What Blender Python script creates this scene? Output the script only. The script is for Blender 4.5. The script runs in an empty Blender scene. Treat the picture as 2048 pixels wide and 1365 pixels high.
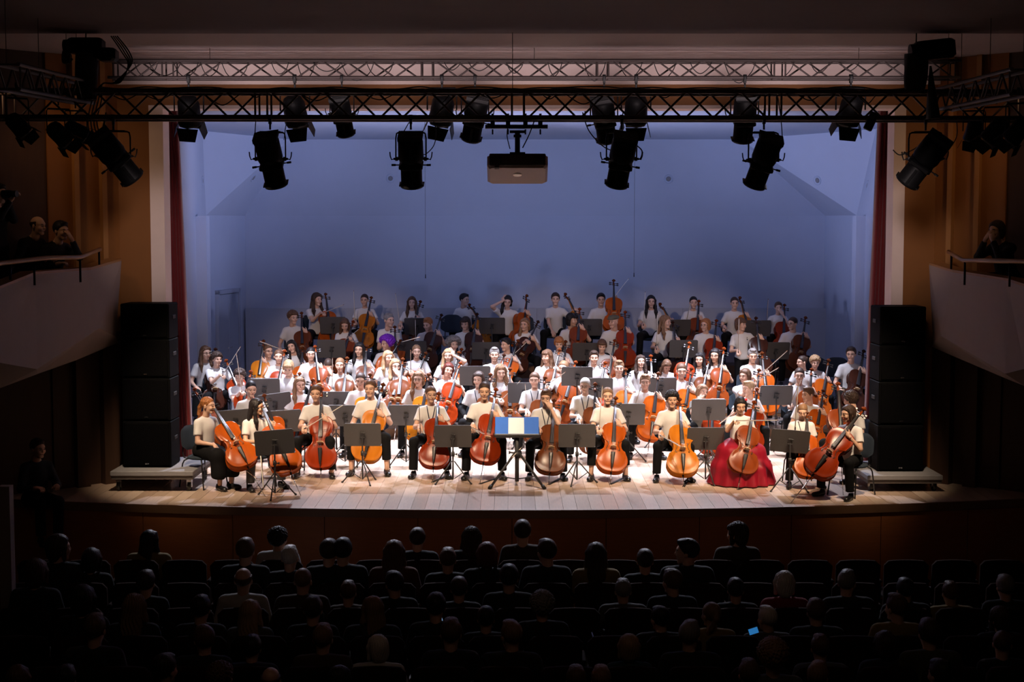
import bpy, math, random
import numpy as np
from mathutils import Vector, Matrix, Euler
from mathutils.bvhtree import BVHTree

random.seed(7)
SC = bpy.context.scene
COL = SC.collection
PI = math.pi
R = math.radians

# ------------------------------------------------------------------ camera
# world: X across the stage, Y depth away from the camera, Z up; stage floor z = 0, hall floor z = -1.2
W_PX, H_PX, F_PX = 2048.0, 1365.0, 2900.0
CAM_H, HORIZON = 3.35, 470.0
PITCH = math.atan((H_PX / 2 - HORIZON) / F_PX)
cam = bpy.data.cameras.new('camera')
cam.sensor_width = 36.0
cam.lens = 36.0 * F_PX / W_PX
cam.clip_end = 200
cam_ob = bpy.data.objects.new('camera', cam)
COL.objects.link(cam_ob)
cam_ob.location = (0, 0, CAM_H)
cam_ob.rotation_euler = (PI / 2 - PITCH, 0, 0)
SC.camera = cam_ob
CP, SP = math.cos(PITCH), math.sin(PITCH)


def ray(px, py):
    u = (px - W_PX / 2) / F_PX
    v = -(py - H_PX / 2) / F_PX
    return Vector((u, CP + v * SP, -SP + v * CP))


def P(px, py, Y):
    """world point at depth Y behind a photo pixel"""
    d = ray(px, py)
    t = Y / d.y
    return Vector((d.x * t, Y, CAM_H + d.z * t))


def G(px, py, z=0.0):
    """world point at height z behind a photo pixel"""
    d = ray(px, py)
    t = (z - CAM_H) / d.z
    return Vector((d.x * t, d.y * t, z))


# ------------------------------------------------------------------ world, exposure, stage light
SC.view_settings.view_transform = 'Standard'
SC.view_settings.look = 'None'
SC.view_settings.exposure = 0.0
SC.view_settings.gamma = 1.0
SC.view_settings.use_curve_mapping = False
SC.cycles.use_denoising = True
SC.cycles.max_bounces = 6
SC.cycles.diffuse_bounces = 3
SC.cycles.glossy_bounces = 3
SC.cycles.transmission_bounces = 2
SC.cycles.sample_clamp_indirect = 4.0
SC.cycles.caustics_reflective = False
SC.cycles.caustics_refractive = False
world = bpy.data.worlds.new('world')
SC.world = world
world.use_nodes = True
world.node_tree.nodes['Background'].inputs[0].default_value = (1.0, 0.55, 0.35, 1)
world.node_tree.nodes['Background'].inputs[1].default_value = 0.0006


def spot_light(name, loc, aim, power, col, size_deg, blend=0.5, radius=0.12):
    l = bpy.data.lights.new(name, 'SPOT')
    l.energy = power
    l.color = col
    l.spot_size = R(size_deg)
    l.spot_blend = blend
    l.shadow_soft_size = radius
    o = bpy.data.objects.new(name, l)
    COL.objects.link(o)
    o.location = loc
    o.rotation_euler = (Vector(aim) - Vector(loc)).to_track_quat('-Z', 'Y').to_euler()
    return o


def area_light(name, loc, aim, power, col, sx, sy, spread=180):
    l = bpy.data.lights.new(name, 'AREA')
    l.energy = power
    l.color = col
    l.shape = 'RECTANGLE'
    l.size, l.size_y = sx, sy
    l.spread = R(spread)
    o = bpy.data.objects.new(name, l)
    COL.objects.link(o)
    o.location = loc
    o.rotation_euler = (Vector(aim) - Vector(loc)).to_track_quat('-Z', 'Y').to_euler()
    return o


COOL = (0.82, 0.84, 1.0)
WARM = (1.0, 0.74, 0.50)
BLUE = (0.46, 0.56, 1.0)
# overhead profile lamps on the batten just behind the proscenium header: bright cool pool over the middle rows
for i, x in enumerate((-3.9, -2.3, -0.75, 0.9, 2.5, 4.1)):
    spot_light('batten_lamp', (x, 23.0, 5.05), (x * 0.88, 22.8, 0.0), 1900, COOL, 72, 0.6, 0.10)
# back light on the apron (the players' shadows fall towards the hall)
for i, x in enumerate((-3.2, 0.2, 3.4)):
    spot_light('batten_lamp', (x, 23.6, 5.05), (x * 0.9, 19.4, 0.0), 1350, COOL, 50, 0.5, 0.10)
# blue wash on the shell: unseen spots added inside the jambs, tilted up to brighten the cove
for s_ in (-1, 1):
    spot_light('cove_fill', (s_ * 4.7 + 0.2, 20.9, 1.9), (0.5, 29.8, 6.6), 620, BLUE, 66, 1.0, 0.25)
    spot_light('cove_fill', (s_ * 4.7 + 0.2, 20.9, 2.2), (s_ * -5.4 + 0.4, 27.5, 5.3), 2600, (0.52, 0.58, 1.0), 40, 1.0, 0.25)
for i, x in enumerate((-3.6, 0.4, 3.8)):
    area_light('wash_lamp', (x, 24.4, 5.0), (x * 1.1, 30.0, 5.2), 3.5, BLUE, 2.2, 0.25, 150)
# warm front light from the hall truss onto the front row, cooler lamps for the middle rows, a little reaching the risers
for i, x in enumerate((-4.3, -2.9, -1.3, 0.5, 2.0, 3.4, 4.5)):
    spot_light('front_lamp', (x, 16.72, 3.95), (x * 0.93, 19.6 if abs(x) < 4 else 18.95, 0.75), 820, WARM, 42 if abs(x) < 4 else 46, 0.9, 0.09)
for i, x in enumerate((-3.4, -0.4, 3.1)):
    spot_light('front_lamp', (x, 16.72, 4.05), (x * 0.95, 23.4, 0.7), 900, (0.94, 0.87, 1.0), 30, 0.8, 0.09)
for i, x in enumerate((-3.6, 0.9, 3.8)):
    spot_light('front_lamp', (x, 16.72, 4.1), (x * 0.95, 28.0, 1.0), 950, (1.0, 0.7, 0.5), 19, 0.7, 0.09)
# added fill on proscenium head, jambs and hall; then lamps over the two balconies
area_light('hall_fill', (0.15, 17.45, 4.82), (0.15, 19.6, 5.86), 20, (1.0, 0.79, 0.82), 9.6, 0.15, 50)  # unseen strip added to brighten the proscenium head
for s_ in (-1, 1):
    spot_light('hall_fill', (s_ * 3.6 + 0.2, 14.5, 4.4), (s_ * 5.0 + 0.2, 19.6, 3.2), 300, (1.0, 0.80, 0.78), 24, 1.0, 0.2)  # unseen spots added to brighten the cream jambs
area_light('hall_fill', (0, 9.0, 5.6), (0, 14.0, -1.0), 15, (1.0, 0.66, 0.46), 9.0, 2.0)  # large unseen panel added as dim ambient fill over the audience
for s_ in (-1, 1):
    spot_light('balcony_lamp', (s_ * 6.2, 16.9, 5.3), (s_ * 5.3, 19.6, 3.7), 52, (1.0, 0.60, 0.32), 66, 1.0, 0.15)

# ------------------------------------------------------------------ materials
MATS = {}


def mat(name, col, rough=0.6, metal=0.0, spec=0.5, coat=0.0, emit=None, emit_s=0.0, noise=0.0, nscale=20.0, bump=0.0,
        stretch=(1, 1, 1), sheen=0.0, noise2=None):
    if name in MATS:
        return MATS[name]
    m = bpy.data.materials.new(name)
    m.use_nodes = True
    nt = m.node_tree
    b = nt.nodes['Principled BSDF']
    b.inputs['Base Color'].default_value = (*col, 1)
    b.inputs['Roughness'].default_value = rough
    b.inputs['Metallic'].default_value = metal
    b.inputs['Specular IOR Level'].default_value = spec
    b.inputs['Coat Weight'].default_value = coat
    b.inputs['Coat Roughness'].default_value = 0.12
    if sheen:
        b.inputs['Sheen Weight'].default_value = sheen
    if emit:
        b.inputs['Emission Color'].default_value = (*emit, 1)
        b.inputs['Emission Strength'].default_value = emit_s
    if noise or bump:
        tc = nt.nodes.new('ShaderNodeTexCoord')
        mp = nt.nodes.new('ShaderNodeMapping')
        mp.inputs['Scale'].default_value = stretch
        nz = nt.nodes.new('ShaderNodeTexNoise')
        nz.inputs['Scale'].default_value = nscale
        nz.inputs['Detail'].default_value = 4
        nt.links.new(tc.outputs['Object'], mp.inputs[0])
        nt.links.new(mp.outputs[0], nz.inputs['Vector'])
        if noise:
            mx = nt.nodes.new('ShaderNodeMix')
            mx.data_type = 'RGBA'
            a = [max(0, c * (1 - noise)) for c in col]
            c2 = noise2 if noise2 else [min(1, c * (1 + noise)) for c in col]
            mx.inputs[6].default_value = (*a, 1)
            mx.inputs[7].default_value = (*c2, 1)
            nt.links.new(nz.outputs[0], mx.inputs[0])
            nt.links.new(mx.outputs[2], b.inputs['Base Color'])
        if bump:
            bp = nt.nodes.new('ShaderNodeBump')
            bp.inputs['Strength'].default_value = bump
            bp.inputs['Distance'].default_value = 0.01
            nt.links.new(nz.outputs[0], bp.inputs['Height'])
            nt.links.new(bp.outputs[0], b.inputs['Normal'])
    MATS[name] = m
    return m


# setting
M_SHELL = mat('shell_plaster', (0.50, 0.55, 0.67), 0.75, noise=0.03, nscale=3)
M_SHELL2 = mat('shell_ceiling', (0.50, 0.56, 0.69), 0.75, noise=0.03, nscale=3)
M_PANEL = mat('shell_dado', (0.40, 0.44, 0.54), 0.7, noise=0.03, nscale=3)
M_CREAM = mat('cream_plaster', (0.82, 0.68, 0.63), 0.7, noise=0.04, nscale=9)
M_CREAM2 = mat('pale_plaster', (0.74, 0.61, 0.57), 0.8, noise=0.04, nscale=5)
M_ORANGE = mat('ochre_wall', (0.24, 0.088, 0.014), 0.65, noise=0.07, nscale=5)
M_RIB = mat('ochre_rib', (0.33, 0.15, 0.043), 0.6, noise=0.05, nscale=6)
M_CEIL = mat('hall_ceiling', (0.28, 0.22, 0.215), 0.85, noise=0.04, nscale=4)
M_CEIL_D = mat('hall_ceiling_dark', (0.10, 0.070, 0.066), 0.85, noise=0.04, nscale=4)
M_BALC = mat('balcony_plaster', (0.33, 0.26, 0.24), 0.8, noise=0.05, nscale=8)
M_WOODRAIL = mat('rail_wood', (0.32, 0.15, 0.05), 0.4, noise=0.2, nscale=8, stretch=(1, 8, 8))
M_FASCIA = mat('stage_front_wood', (0.50, 0.165, 0.05), 0.55, noise=0.18, nscale=5, stretch=(1, 1, 12))
M_LIP = mat('stage_lip_wood', (0.30, 0.16, 0.09), 0.5, noise=0.15, nscale=8)
M_UNDER = mat('stage_under', (0.05, 0.035, 0.03), 0.9, noise=0.2, nscale=4)
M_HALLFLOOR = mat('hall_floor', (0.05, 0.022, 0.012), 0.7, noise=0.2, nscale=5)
M_DARKWOOD_SHADE = mat('dark_wood_and_shade', (0.055, 0.024, 0.012), 0.7, noise=0.2, nscale=3, stretch=(6, 6, 1))  # dark wood; on the lower splay walls it also carries painted shade
PLANKS = [mat('plank_%d' % i, c, 0.32, spec=0.5, noise=0.22, nscale=7, stretch=(9, 0.7, 1)) for i, c in enumerate(
    [(0.56, 0.43, 0.34), (0.50, 0.375, 0.29), (0.62, 0.49, 0.40), (0.45, 0.325, 0.25), (0.56, 0.41, 0.315)])]
M_RISER = mat('riser_wood', (0.16, 0.075, 0.03), 0.6, noise=0.2, nscale=6, stretch=(1, 10, 1))
M_RISERTOP = mat('riser_top', (0.13, 0.10, 0.09), 0.7, noise=0.15, nscale=9)
M_CURTAIN = mat('red_velvet', (0.15, 0.004, 0.008), 0.85, sheen=0.4, noise=0.12, nscale=30)
# metal, plastic
M_BLACK = mat('black_metal', (0.0045, 0.0045, 0.005), 0.5, spec=0.1, noise=0.1, nscale=30)
M_BLACKP = mat('black_plastic', (0.010, 0.010, 0.011), 0.6, noise=0.1, nscale=40)
M_CABLE = mat('black_rubber', (0.010, 0.009, 0.009), 0.7, noise=0.1, nscale=40)
M_TRUSS = mat('truss_aluminium', (0.045, 0.032, 0.030), 0.6, 0.2, noise=0.1, nscale=30)
M_TRUSSD = mat('truss_front_aluminium', (0.055, 0.037, 0.032), 0.6, 0.3, noise=0.1, nscale=30)
M_CHROME = mat('chrome', (0.6, 0.6, 0.62), 0.2, 1.0, noise=0.03, nscale=30)
M_STAND = mat('stand_black', (0.028, 0.026, 0.027), 0.55, noise=0.1, nscale=40)
M_DESK = mat('stand_desk', (0.075, 0.069, 0.069), 0.6, noise=0.06, nscale=40)
M_SPK = mat('speaker_black', (0.002, 0.002, 0.0025), 0.7, spec=0.05, noise=0.1, nscale=30)
M_GRILLE = mat('speaker_grille', (0.0015, 0.0015, 0.002), 0.6, spec=0.04, bump=0.5, nscale=220)
M_DOLLY = mat('dolly_top', (0.24, 0.235, 0.25), 0.6, noise=0.08, nscale=12)
M_DOLLYS = mat('dolly_side', (0.10, 0.085, 0.08), 0.6, noise=0.1, nscale=12)
M_PROJ = mat('projector_white', (0.50, 0.40, 0.38), 0.5, noise=0.04, nscale=20)
M_PROJD = mat('projector_vent', (0.03, 0.024, 0.022), 0.6, noise=0.1, nscale=20)
M_PAPER = mat('paper', (0.80, 0.80, 0.83), 0.8, noise=0.03, nscale=30)
M_FOLDER = mat('blue_folder', (0.02, 0.13, 0.55), 0.6, noise=0.06, nscale=20)
M_CHAIRF = mat('chair_fabric', (0.014, 0.024, 0.038), 0.85, noise=0.15, nscale=60, bump=0.2)
M_CHAIRL = mat('chair_leg_metal', (0.03, 0.03, 0.032), 0.35, 0.6, noise=0.05, nscale=30)
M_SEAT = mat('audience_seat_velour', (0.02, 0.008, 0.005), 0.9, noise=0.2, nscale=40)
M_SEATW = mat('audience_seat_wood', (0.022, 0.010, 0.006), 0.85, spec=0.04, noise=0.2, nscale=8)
M_GLASSLAMP = mat('lamp_lens', (0.25, 0.22, 0.16), 0.12, noise=0.05, nscale=9)
M_GILT = mat('worn_aluminium', (0.45, 0.42, 0.36), 0.35, 0.8, noise=0.1, nscale=30)
# cello
def varnish(n, c, c2, rough=0.23):
    return mat('varnish_' + n, c, rough, spec=0.11, coat=0.0, noise=0.25, nscale=4.0, stretch=(3, 3, 0.8), noise2=c2)
VARN = {
    'red': varnish('red', (0.20, 0.017, 0.003), (0.31, 0.034, 0.005)),
    'orange': varnish('orange', (0.33, 0.052, 0.004), (0.47, 0.092, 0.008)),
    'amber': varnish('amber', (0.42, 0.115, 0.006), (0.58, 0.19, 0.014)),
    'brown': varnish('brown', (0.085, 0.021, 0.006), (0.16, 0.042, 0.012)),
    'dark': varnish('dark', (0.030, 0.009, 0.005), (0.055, 0.016, 0.009)),
    'rust': varnish('rust', (0.15, 0.024, 0.005), (0.25, 0.050, 0.010)),
}
M_EBONY = mat('ebony', (0.016, 0.013, 0.014), 0.32, noise=0.2, nscale=10, stretch=(6, 6, 1))
M_MAPLE = mat('bridge_maple', (0.55, 0.36, 0.18), 0.5, noise=0.1, nscale=20)
M_STRING = mat('string_steel', (0.5, 0.5, 0.52), 0.3, 0.9, noise=0.03, nscale=10)
M_STICK = mat('bow_stick', (0.20, 0.075, 0.03), 0.35, noise=0.15, nscale=12)
M_BOWHAIR = mat('bow_hair', (0.72, 0.68, 0.60), 0.6, noise=0.05, nscale=60)
# people
SKINS = [mat('skin_%d' % i, c, 0.5, noise=0.05, nscale=14) for i, c in enumerate(
    [(0.63, 0.38, 0.275), (0.58, 0.345, 0.235), (0.67, 0.43, 0.33)])]
M_EYE = mat('eye_dark', (0.03, 0.018, 0.014), 0.3, noise=0.1, nscale=50)
M_LIP2 = mat('lip', (0.48, 0.21, 0.165), 0.45, noise=0.08, nscale=50)
M_SHIRT = mat('white_cotton', (0.66, 0.645, 0.64), 0.85, noise=0.03, nscale=12, bump=0.25)
M_TROUSER = mat('black_cotton', (0.006, 0.006, 0.007), 0.85, spec=0.15, noise=0.15, nscale=20, bump=0.2)
M_JEANS = mat('grey_denim', (0.06, 0.062, 0.066), 0.85, noise=0.2, nscale=40)
M_REDGOWN = mat('red_satin', (0.25, 0.003, 0.016), 0.45, noise=0.1, nscale=8, bump=0.2)
M_SHOE = mat('black_leather', (0.010, 0.010, 0.011), 0.3, noise=0.1, nscale=20)
M_LANYARD = mat('navy_ribbon', (0.012, 0.014, 0.035), 0.7, noise=0.1, nscale=40)
M_GLASSES = mat('spectacle_frame', (0.05, 0.045, 0.045), 0.3, 0.5, noise=0.05, nscale=40)
M_CAP = mat('olive_tweed', (0.10, 0.085, 0.05), 0.9, noise=0.3, nscale=80)
M_GREY = mat('olive_cardigan', (0.09, 0.08, 0.065), 0.9, noise=0.2, nscale=40)
M_REDBOW = mat('red_ribbon', (0.5, 0.01, 0.015), 0.5, noise=0.1, nscale=40)
HAIRC = {k: mat('hair_' + k, c, 0.5, spec=0.25, noise=0.35, nscale=26, stretch=(5, 5, 1)) for k, c in {
    'black': (0.014, 0.011, 0.012), 'dark': (0.042, 0.024, 0.018), 'brown': (0.10, 0.050, 0.028),
    'lbrown': (0.21, 0.115, 0.062), 'ginger': (0.30, 0.11, 0.035), 'blond': (0.34, 0.21, 0.115),
    'grey': (0.20, 0.18, 0.175), 'white': (0.55, 0.50, 0.46), 'purple': (0.20, 0.025, 0.48), 'auburn': (0.10, 0.022, 0.014)}.items()}
COATS = {k: mat('cloth_' + k, c, 0.9, noise=0.15, nscale=20) for k, c in {
    'black': (0.010, 0.010, 0.011), 'navy': (0.010, 0.012, 0.022), 'brown': (0.05, 0.030, 0.02), 'grey': (0.07, 0.07, 0.072),
    'red': (0.22, 0.010, 0.016), 'yellow': (0.22, 0.15, 0.05), 'white': (0.42, 0.41, 0.40), 'olive': (0.05, 0.045, 0.025),
    'teal': (0.01, 0.035, 0.04), 'rust': (0.10, 0.03, 0.012)}.items()}


# ------------------------------------------------------------------ object helpers
def link(o, parent=None):
    COL.objects.link(o)
    if parent is not None:
        o.parent = parent
    return o


def tag(o, label, cat, group=None):
    o['label'] = label
    o['category'] = cat
    if group:
        o['group'] = group
    return o


def thing(name, label, cat, loc=(0, 0, 0), rotz=0.0, group=None, scale=1.0):
    o = bpy.data.objects.new(name, None)
    o.empty_display_size = 0.1
    link(o)
    o.location = loc
    o.rotation_euler = (0, 0, rotz)
    o.scale = (scale, scale, scale)
    return tag(o, label, cat, group)


def put(name, me, parent=None, matx=None, mats=None):
    """link a (shared) mesh as an object; mats: materials on the object instead of the mesh"""
    o = bpy.data.objects.new(name, me)
    link(o, parent)
    if matx is not None:
        o.matrix_basis = matx
    if mats is not None:
        for i, m in enumerate(mats):
            if i < len(o.material_slots):
                o.material_slots[i].link = 'OBJECT'
                o.material_slots[i].material = m
    return o


def np_mesh(name, verts, quads, mats, matidx=None, smooth=True):
    me = bpy.data.meshes.new(name)
    nv, nq = len(verts), len(quads)
    me.vertices.add(nv)
    me.vertices.foreach_set('co', np.ascontiguousarray(verts, np.float32).ravel())
    me.loops.add(nq * 4)
    me.polygons.add(nq)
    me.loops.foreach_set('vertex_index', np.ascontiguousarray(quads, np.int32).ravel())
    me.polygons.foreach_set('loop_start', np.arange(0, nq * 4, 4, dtype=np.int32))
    if matidx is not None:
        me.polygons.foreach_set('material_index', np.ascontiguousarray(matidx, np.int32))
    me.polygons.foreach_set('use_smooth', np.full(nq, smooth, bool))
    for m in mats:
        me.materials.append(m)
    me.update(calc_edges=True)
    return me


class MB:
    """collects simple solids into one mesh"""

    def __init__(self):
        self.v, self.f, self.m, self.sm = [], [], [], []

    def add(self, vs, fs, mi=0, smooth=False):
        o = len(self.v)
        self.v += [tuple(p) for p in vs]
        self.f += [tuple(i + o for i in f) for f in fs]
        self.m += [mi] * len(fs)
        self.sm += [smooth] * len(fs)
        return self

    def box(self, c, s, rot=None, mi=0, taper=(1, 1)):
        vs = []
        for dz in (-1, 1):
            kx, ky = (1, 1) if dz < 0 else taper
            for dx, dy in ((-1, -1), (1, -1), (1, 1), (-1, 1)):
                vs.append(Vector((dx * s[0] / 2 * kx, dy * s[1] / 2 * ky, dz * s[2] / 2)))
        if rot is not None:
            vs = [rot @ p for p in vs]
        c = Vector(c)
        return self.add([p + c for p in vs], [(0, 3, 2, 1), (4, 5, 6, 7), (0, 1, 5, 4), (1, 2, 6, 5), (2, 3, 7, 6), (3, 0, 4, 7)], mi)

    def rbox(self, c, s, r=0.01, rot=None, mi=0):
        """box with chamfered edges along z and on top/bottom"""
        hx, hy, hz = s[0] / 2, s[1] / 2, s[2] / 2
        r = min(r, hx * .95, hy * .95, hz * .95)
        rings = []
        for z, k in ((-hz, r), (-hz + r, 0), (hz - r, 0), (hz, r)):
            x, y = hx - k, hy - k
            q = r
            rings.append([(-x + q, -y, z), (x - q, -y, z), (x, -y + q, z), (x, y - q, z), (x - q, y, z), (-x + q, y, z), (-x, y - q, z), (-x, -y + q, z)])
        vs = [Vector(p) for ring in rings for p in ring]
        if rot is not None:
            vs = [rot @ p for p in vs]
        c = Vector(c)
        fs = [tuple(range(7, -1, -1)), tuple(range(24, 32))]
        for k in range(3):
            for i in range(8):
                j = (i + 1) % 8
                fs.append((k * 8 + i, k * 8 + j, k * 8 + 8 + j, k * 8 + 8 + i))
        return self.add([p + c for p in vs], fs, mi)

    def cyl(self, a, b, r0, r1=None, n=10, mi=0, smooth=True, caps=True):
        a, b = Vector(a), Vector(b)
        r1 = r0 if r1 is None else r1
        d = (b - a)
        if d.length < 1e-7:
            return self
        q = d.to_track_quat('Z', 'Y')
        vs = []
        for p, r in ((a, r0), (b, r1)):
            for i in range(n):
                t = 2 * PI * i / n
                vs.append(p + q @ Vector((math.cos(t) * r, math.sin(t) * r, 0)))
        self.add(vs, [(i, (i + 1) % n, n + (i + 1) % n, n + i) for i in range(n)], mi, smooth)
        if caps:
            o = len(self.v) - 2 * n
            self.f += [tuple(o + i for i in range(n - 1, -1, -1)), tuple(o + n + i for i in range(n))]
            self.m += [mi, mi]
            self.sm += [False, False]
        return self

    def tube(self, pts, r, n=6, mi=0, closed=False):
        pts = [Vector(p) for p in pts]
        N = len(pts)
        rs = r if isinstance(r, (list, tuple)) else [r] * N
        vs = []
        up = None
        for i, p in enumerate(pts):
            d = (pts[min(i + 1, N - 1)] - pts[max(i - 1, 0)])
            if d.length < 1e-9:
                d = Vector((0, 0, 1))
            d.normalize()
            if up is None:
                up = d.orthogonal().normalized()
            up = (up - d * up.dot(d))
            if up.length < 1e-5:
                up = d.orthogonal()
            up.normalize()
            sd = d.cross(up)
            for k in range(n):
                t = 2 * PI * k / n
                vs.append(p + (up * math.cos(t) + sd * math.sin(t)) * rs[i])
        fs = []
        for i in range(N - 1):
            for k in range(n):
                j = (k + 1) % n
                fs.append((i * n + k, i * n + j, (i + 1) * n + j, (i + 1) * n + k))
        self.add(vs, fs, mi, True)
        o = len(self.v) - N * n
        self.f += [tuple(o + k for k in range(n - 1, -1, -1)), tuple(o + (N - 1) * n + k for k in range(n))]
        self.m += [mi, mi]
        self.sm += [False, False]
        return self

    def lathe(self, prof, n=16, matx=None, mi=0):
        """prof: [(r, z)] bottom to top, about local z"""
        vs = []
        for r, z in prof:
            for i in range(n):
                t = 2 * PI * i / n
                vs.append(Vector((math.cos(t) * r, math.sin(t) * r, z)))
        fs = []
        for k in range(len(prof) - 1):
            for i in range(n):
                j = (i + 1) % n
                fs.append((k * n + i, k * n + j, (k + 1) * n + j, (k + 1) * n + i))
        if matx is not None:
            vs = [matx @ p for p in vs]
        self.add(vs, fs, mi, True)
        o = len(self.v) - len(vs)
        e = o + (len(prof) - 1) * n
        self.f += [tuple(o + i for i in range(n - 1, -1, -1)), tuple(e + i for i in range(n))]
        self.m += [mi, mi]
        self.sm += [False, False]
        return self

    def prism(self, poly, h0, h1, matx=None, mi=0):
        """poly: [(x, y)] counter-clockwise, extruded from z=h0 to h1"""
        n = len(poly)
        vs = [Vector((x, y, h0)) for x, y in poly] + [Vector((x, y, h1)) for x, y in poly]
        if matx is not None:
            vs = [matx @ p for p in vs]
        fs = [tuple(range(n - 1, -1, -1)), tuple(range(n, 2 * n))]
        fs += [(i, (i + 1) % n, n + (i + 1) % n, n + i) for i in range(n)]
        return self.add(vs, fs, mi)

    def mesh(self, name, mats):
        me = bpy.data.meshes.new(name)
        me.from_pydata(self.v, [], self.f)
        me.polygons.foreach_set('material_index', self.m)
        me.polygons.foreach_set('use_smooth', self.sm)
        for m in (mats if isinstance(mats, (list, tuple)) else [mats]):
            me.materials.append(m)
        me.update()
        return me

    def build(self, name, mats, parent=None, matx=None):
        return put(name, self.mesh(name, mats), parent, matx)


def frame(x, y, z, o=(0, 0, 0)):
    """matrix with the given column axes"""
    return Matrix(((x[0], y[0], z[0], o[0]), (x[1], y[1], z[1], o[1]), (x[2], y[2], z[2], o[2]), (0, 0, 0, 1)))


def structure(o):
    o['kind'] = 'structure'
    return o


ORD = ['zeroth', 'first', 'second', 'third', 'fourth', 'fifth', 'sixth', 'seventh', 'eighth', 'ninth', 'tenth', 'eleventh', 'twelfth',
       'thirteenth', 'fourteenth', 'fifteenth', 'sixteenth', 'seventeenth', 'eighteenth', 'nineteenth', 'twentieth', 'twenty-first',
       'twenty-second', 'twenty-third', 'twenty-fourth', 'twenty-fifth', 'twenty-sixth']


# ------------------------------------------------------------------ signed-distance modelling (bodies, heads, hair)
class SDF:
    def __init__(self, h):
        self.h = h
        self.ops = []

    def cap(self, a, b, ra, rb=None, k=0.02, cuts=()):
        self.ops.append(('cap', np.array(a, float), np.array(b, float), ra, ra if rb is None else rb, k, cuts))
        return self

    def chain(self, pts, rs, k=0.02):
        for i in range(len(pts) - 1):
            self.cap(pts[i], pts[i + 1], rs[i], rs[i + 1], k)
        return self

    def ell(self, c, r, rot=None, k=0.02, cuts=(), sub=False):
        self.ops.append(('ell', np.array(c, float), np.array(r, float), None if rot is None else np.array(rot.to_3x3()), k, cuts, sub))
        return self

    def plane(self, p, n):
        n = np.array(n, float)
        self.ops.append(('plane', np.array(p, float), n / np.linalg.norm(n)))
        return self

    def disp(self, fn):
        self.ops.append(('disp', fn))
        return self

    def mesh(self):
        h = self.h
        lo, hi = np.full(3, 1e9), np.full(3, -1e9)
        for o in self.ops:
            if o[0] == 'cap':
                r = max(o[3], o[4])
                lo = np.minimum(lo, np.minimum(o[1], o[2]) - r)
                hi = np.maximum(hi, np.maximum(o[1], o[2]) + r)
            elif o[0] == 'ell' and not o[6]:
                r = o[2].max() if o[3] is not None else o[2]
                lo = np.minimum(lo, o[1] - r)
                hi = np.maximum(hi, o[1] + r)
        lo = lo - 3 * h
        n = np.ceil((hi + 3 * h - lo) / h).astype(int) + 1
        F = np.full(n, 0.5, np.float32)
        ax = [(lo[i] + h * np.arange(n[i])).astype(np.float32) for i in range(3)]

        def win(a, b):
            i0 = np.maximum(np.floor((a - lo) / h).astype(int), 0)
            i1 = np.minimum(np.ceil((b - lo) / h).astype(int) + 1, n)
            return tuple(slice(i0[i], max(i1[i], i0[i])) for i in range(3))

        def coords(w):
            return ax[0][w[0]][:, None, None], ax[1][w[1]][None, :, None], ax[2][w[2]][None, None, :]

        for o in self.ops:
            if o[0] == 'cap':
                _, a, b, ra, rb, k, cuts = o
                m = max(ra, rb) + k + 2 * h
                w = win(np.minimum(a, b) - m, np.maximum(a, b) + m)
                X, Y, Z = coords(w)
                d = b - a
                L2 = max(float(d @ d), 1e-12)
                px, py, pz = X - a[0], Y - a[1], Z - a[2]
                t = np.clip((px * d[0] + py * d[1] + pz * d[2]) / L2, 0, 1)
                D = np.sqrt((px - t * d[0]) ** 2 + (py - t * d[1]) ** 2 + (pz - t * d[2]) ** 2) - (ra + (rb - ra) * t)
            elif o[0] == 'ell':
                _, c, r, rot, k, cuts, sub = o
                m = (r.max() if rot is not None else r) + k + 2 * h
                w = win(c - m, c + m)
                X, Y, Z = coords(w)
                px, py, pz = X - c[0], Y - c[1], Z - c[2]
                if rot is not None:
                    px, py, pz = (rot[0, 0] * px + rot[1, 0] * py + rot[2, 0] * pz, rot[0, 1] * px + rot[1, 1] * py + rot[2, 1] * pz,
                                  rot[0, 2] * px + rot[1, 2] * py + rot[2, 2] * pz)
                k0 = np.sqrt((px / r[0]) ** 2 + (py / r[1]) ** 2 + (pz / r[2]) ** 2)
                k1 = np.sqrt((px / r[0] ** 2) ** 2 + (py / r[1] ** 2) ** 2 + (pz / r[2] ** 2) ** 2) + 1e-6
                D = k0 * (k0 - 1) / k1
                if sub:
                    A, B = F[w], -D
                    hh = np.maximum(k - np.abs(A - B), 0) / k
                    F[w] = np.maximum(A, B) + hh * hh * k * 0.25
                    continue
            elif o[0] == 'plane':
                _, p, nn = o
                D = (ax[0][:, None, None] - p[0]) * nn[0] + (ax[1][None, :, None] - p[1]) * nn[1] + (ax[2][None, None, :] - p[2]) * nn[2]
                F = np.maximum(F, D)
                continue
            else:
                X, Y, Z = ax[0][:, None, None], ax[1][None, :, None], ax[2][None, None, :]
                F = F + o[1](X, Y, Z).astype(np.float32)
                continue
            for p, nn in cuts:
                nn = np.array(nn, float)
                nn = nn / np.linalg.norm(nn)
                D = np.maximum(D, (X - p[0]) * nn[0] + (Y - p[1]) * nn[1] + (Z - p[2]) * nn[2])
            A = F[w]
            if k > 0:
                hh = np.maximum(k - np.abs(A - D), 0) / k
                F[w] = np.minimum(A, D) - hh * hh * k * 0.25
            else:
                F[w] = np.minimum(A, D)
        return surface_net(F.astype(np.float32), lo, h)


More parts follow.
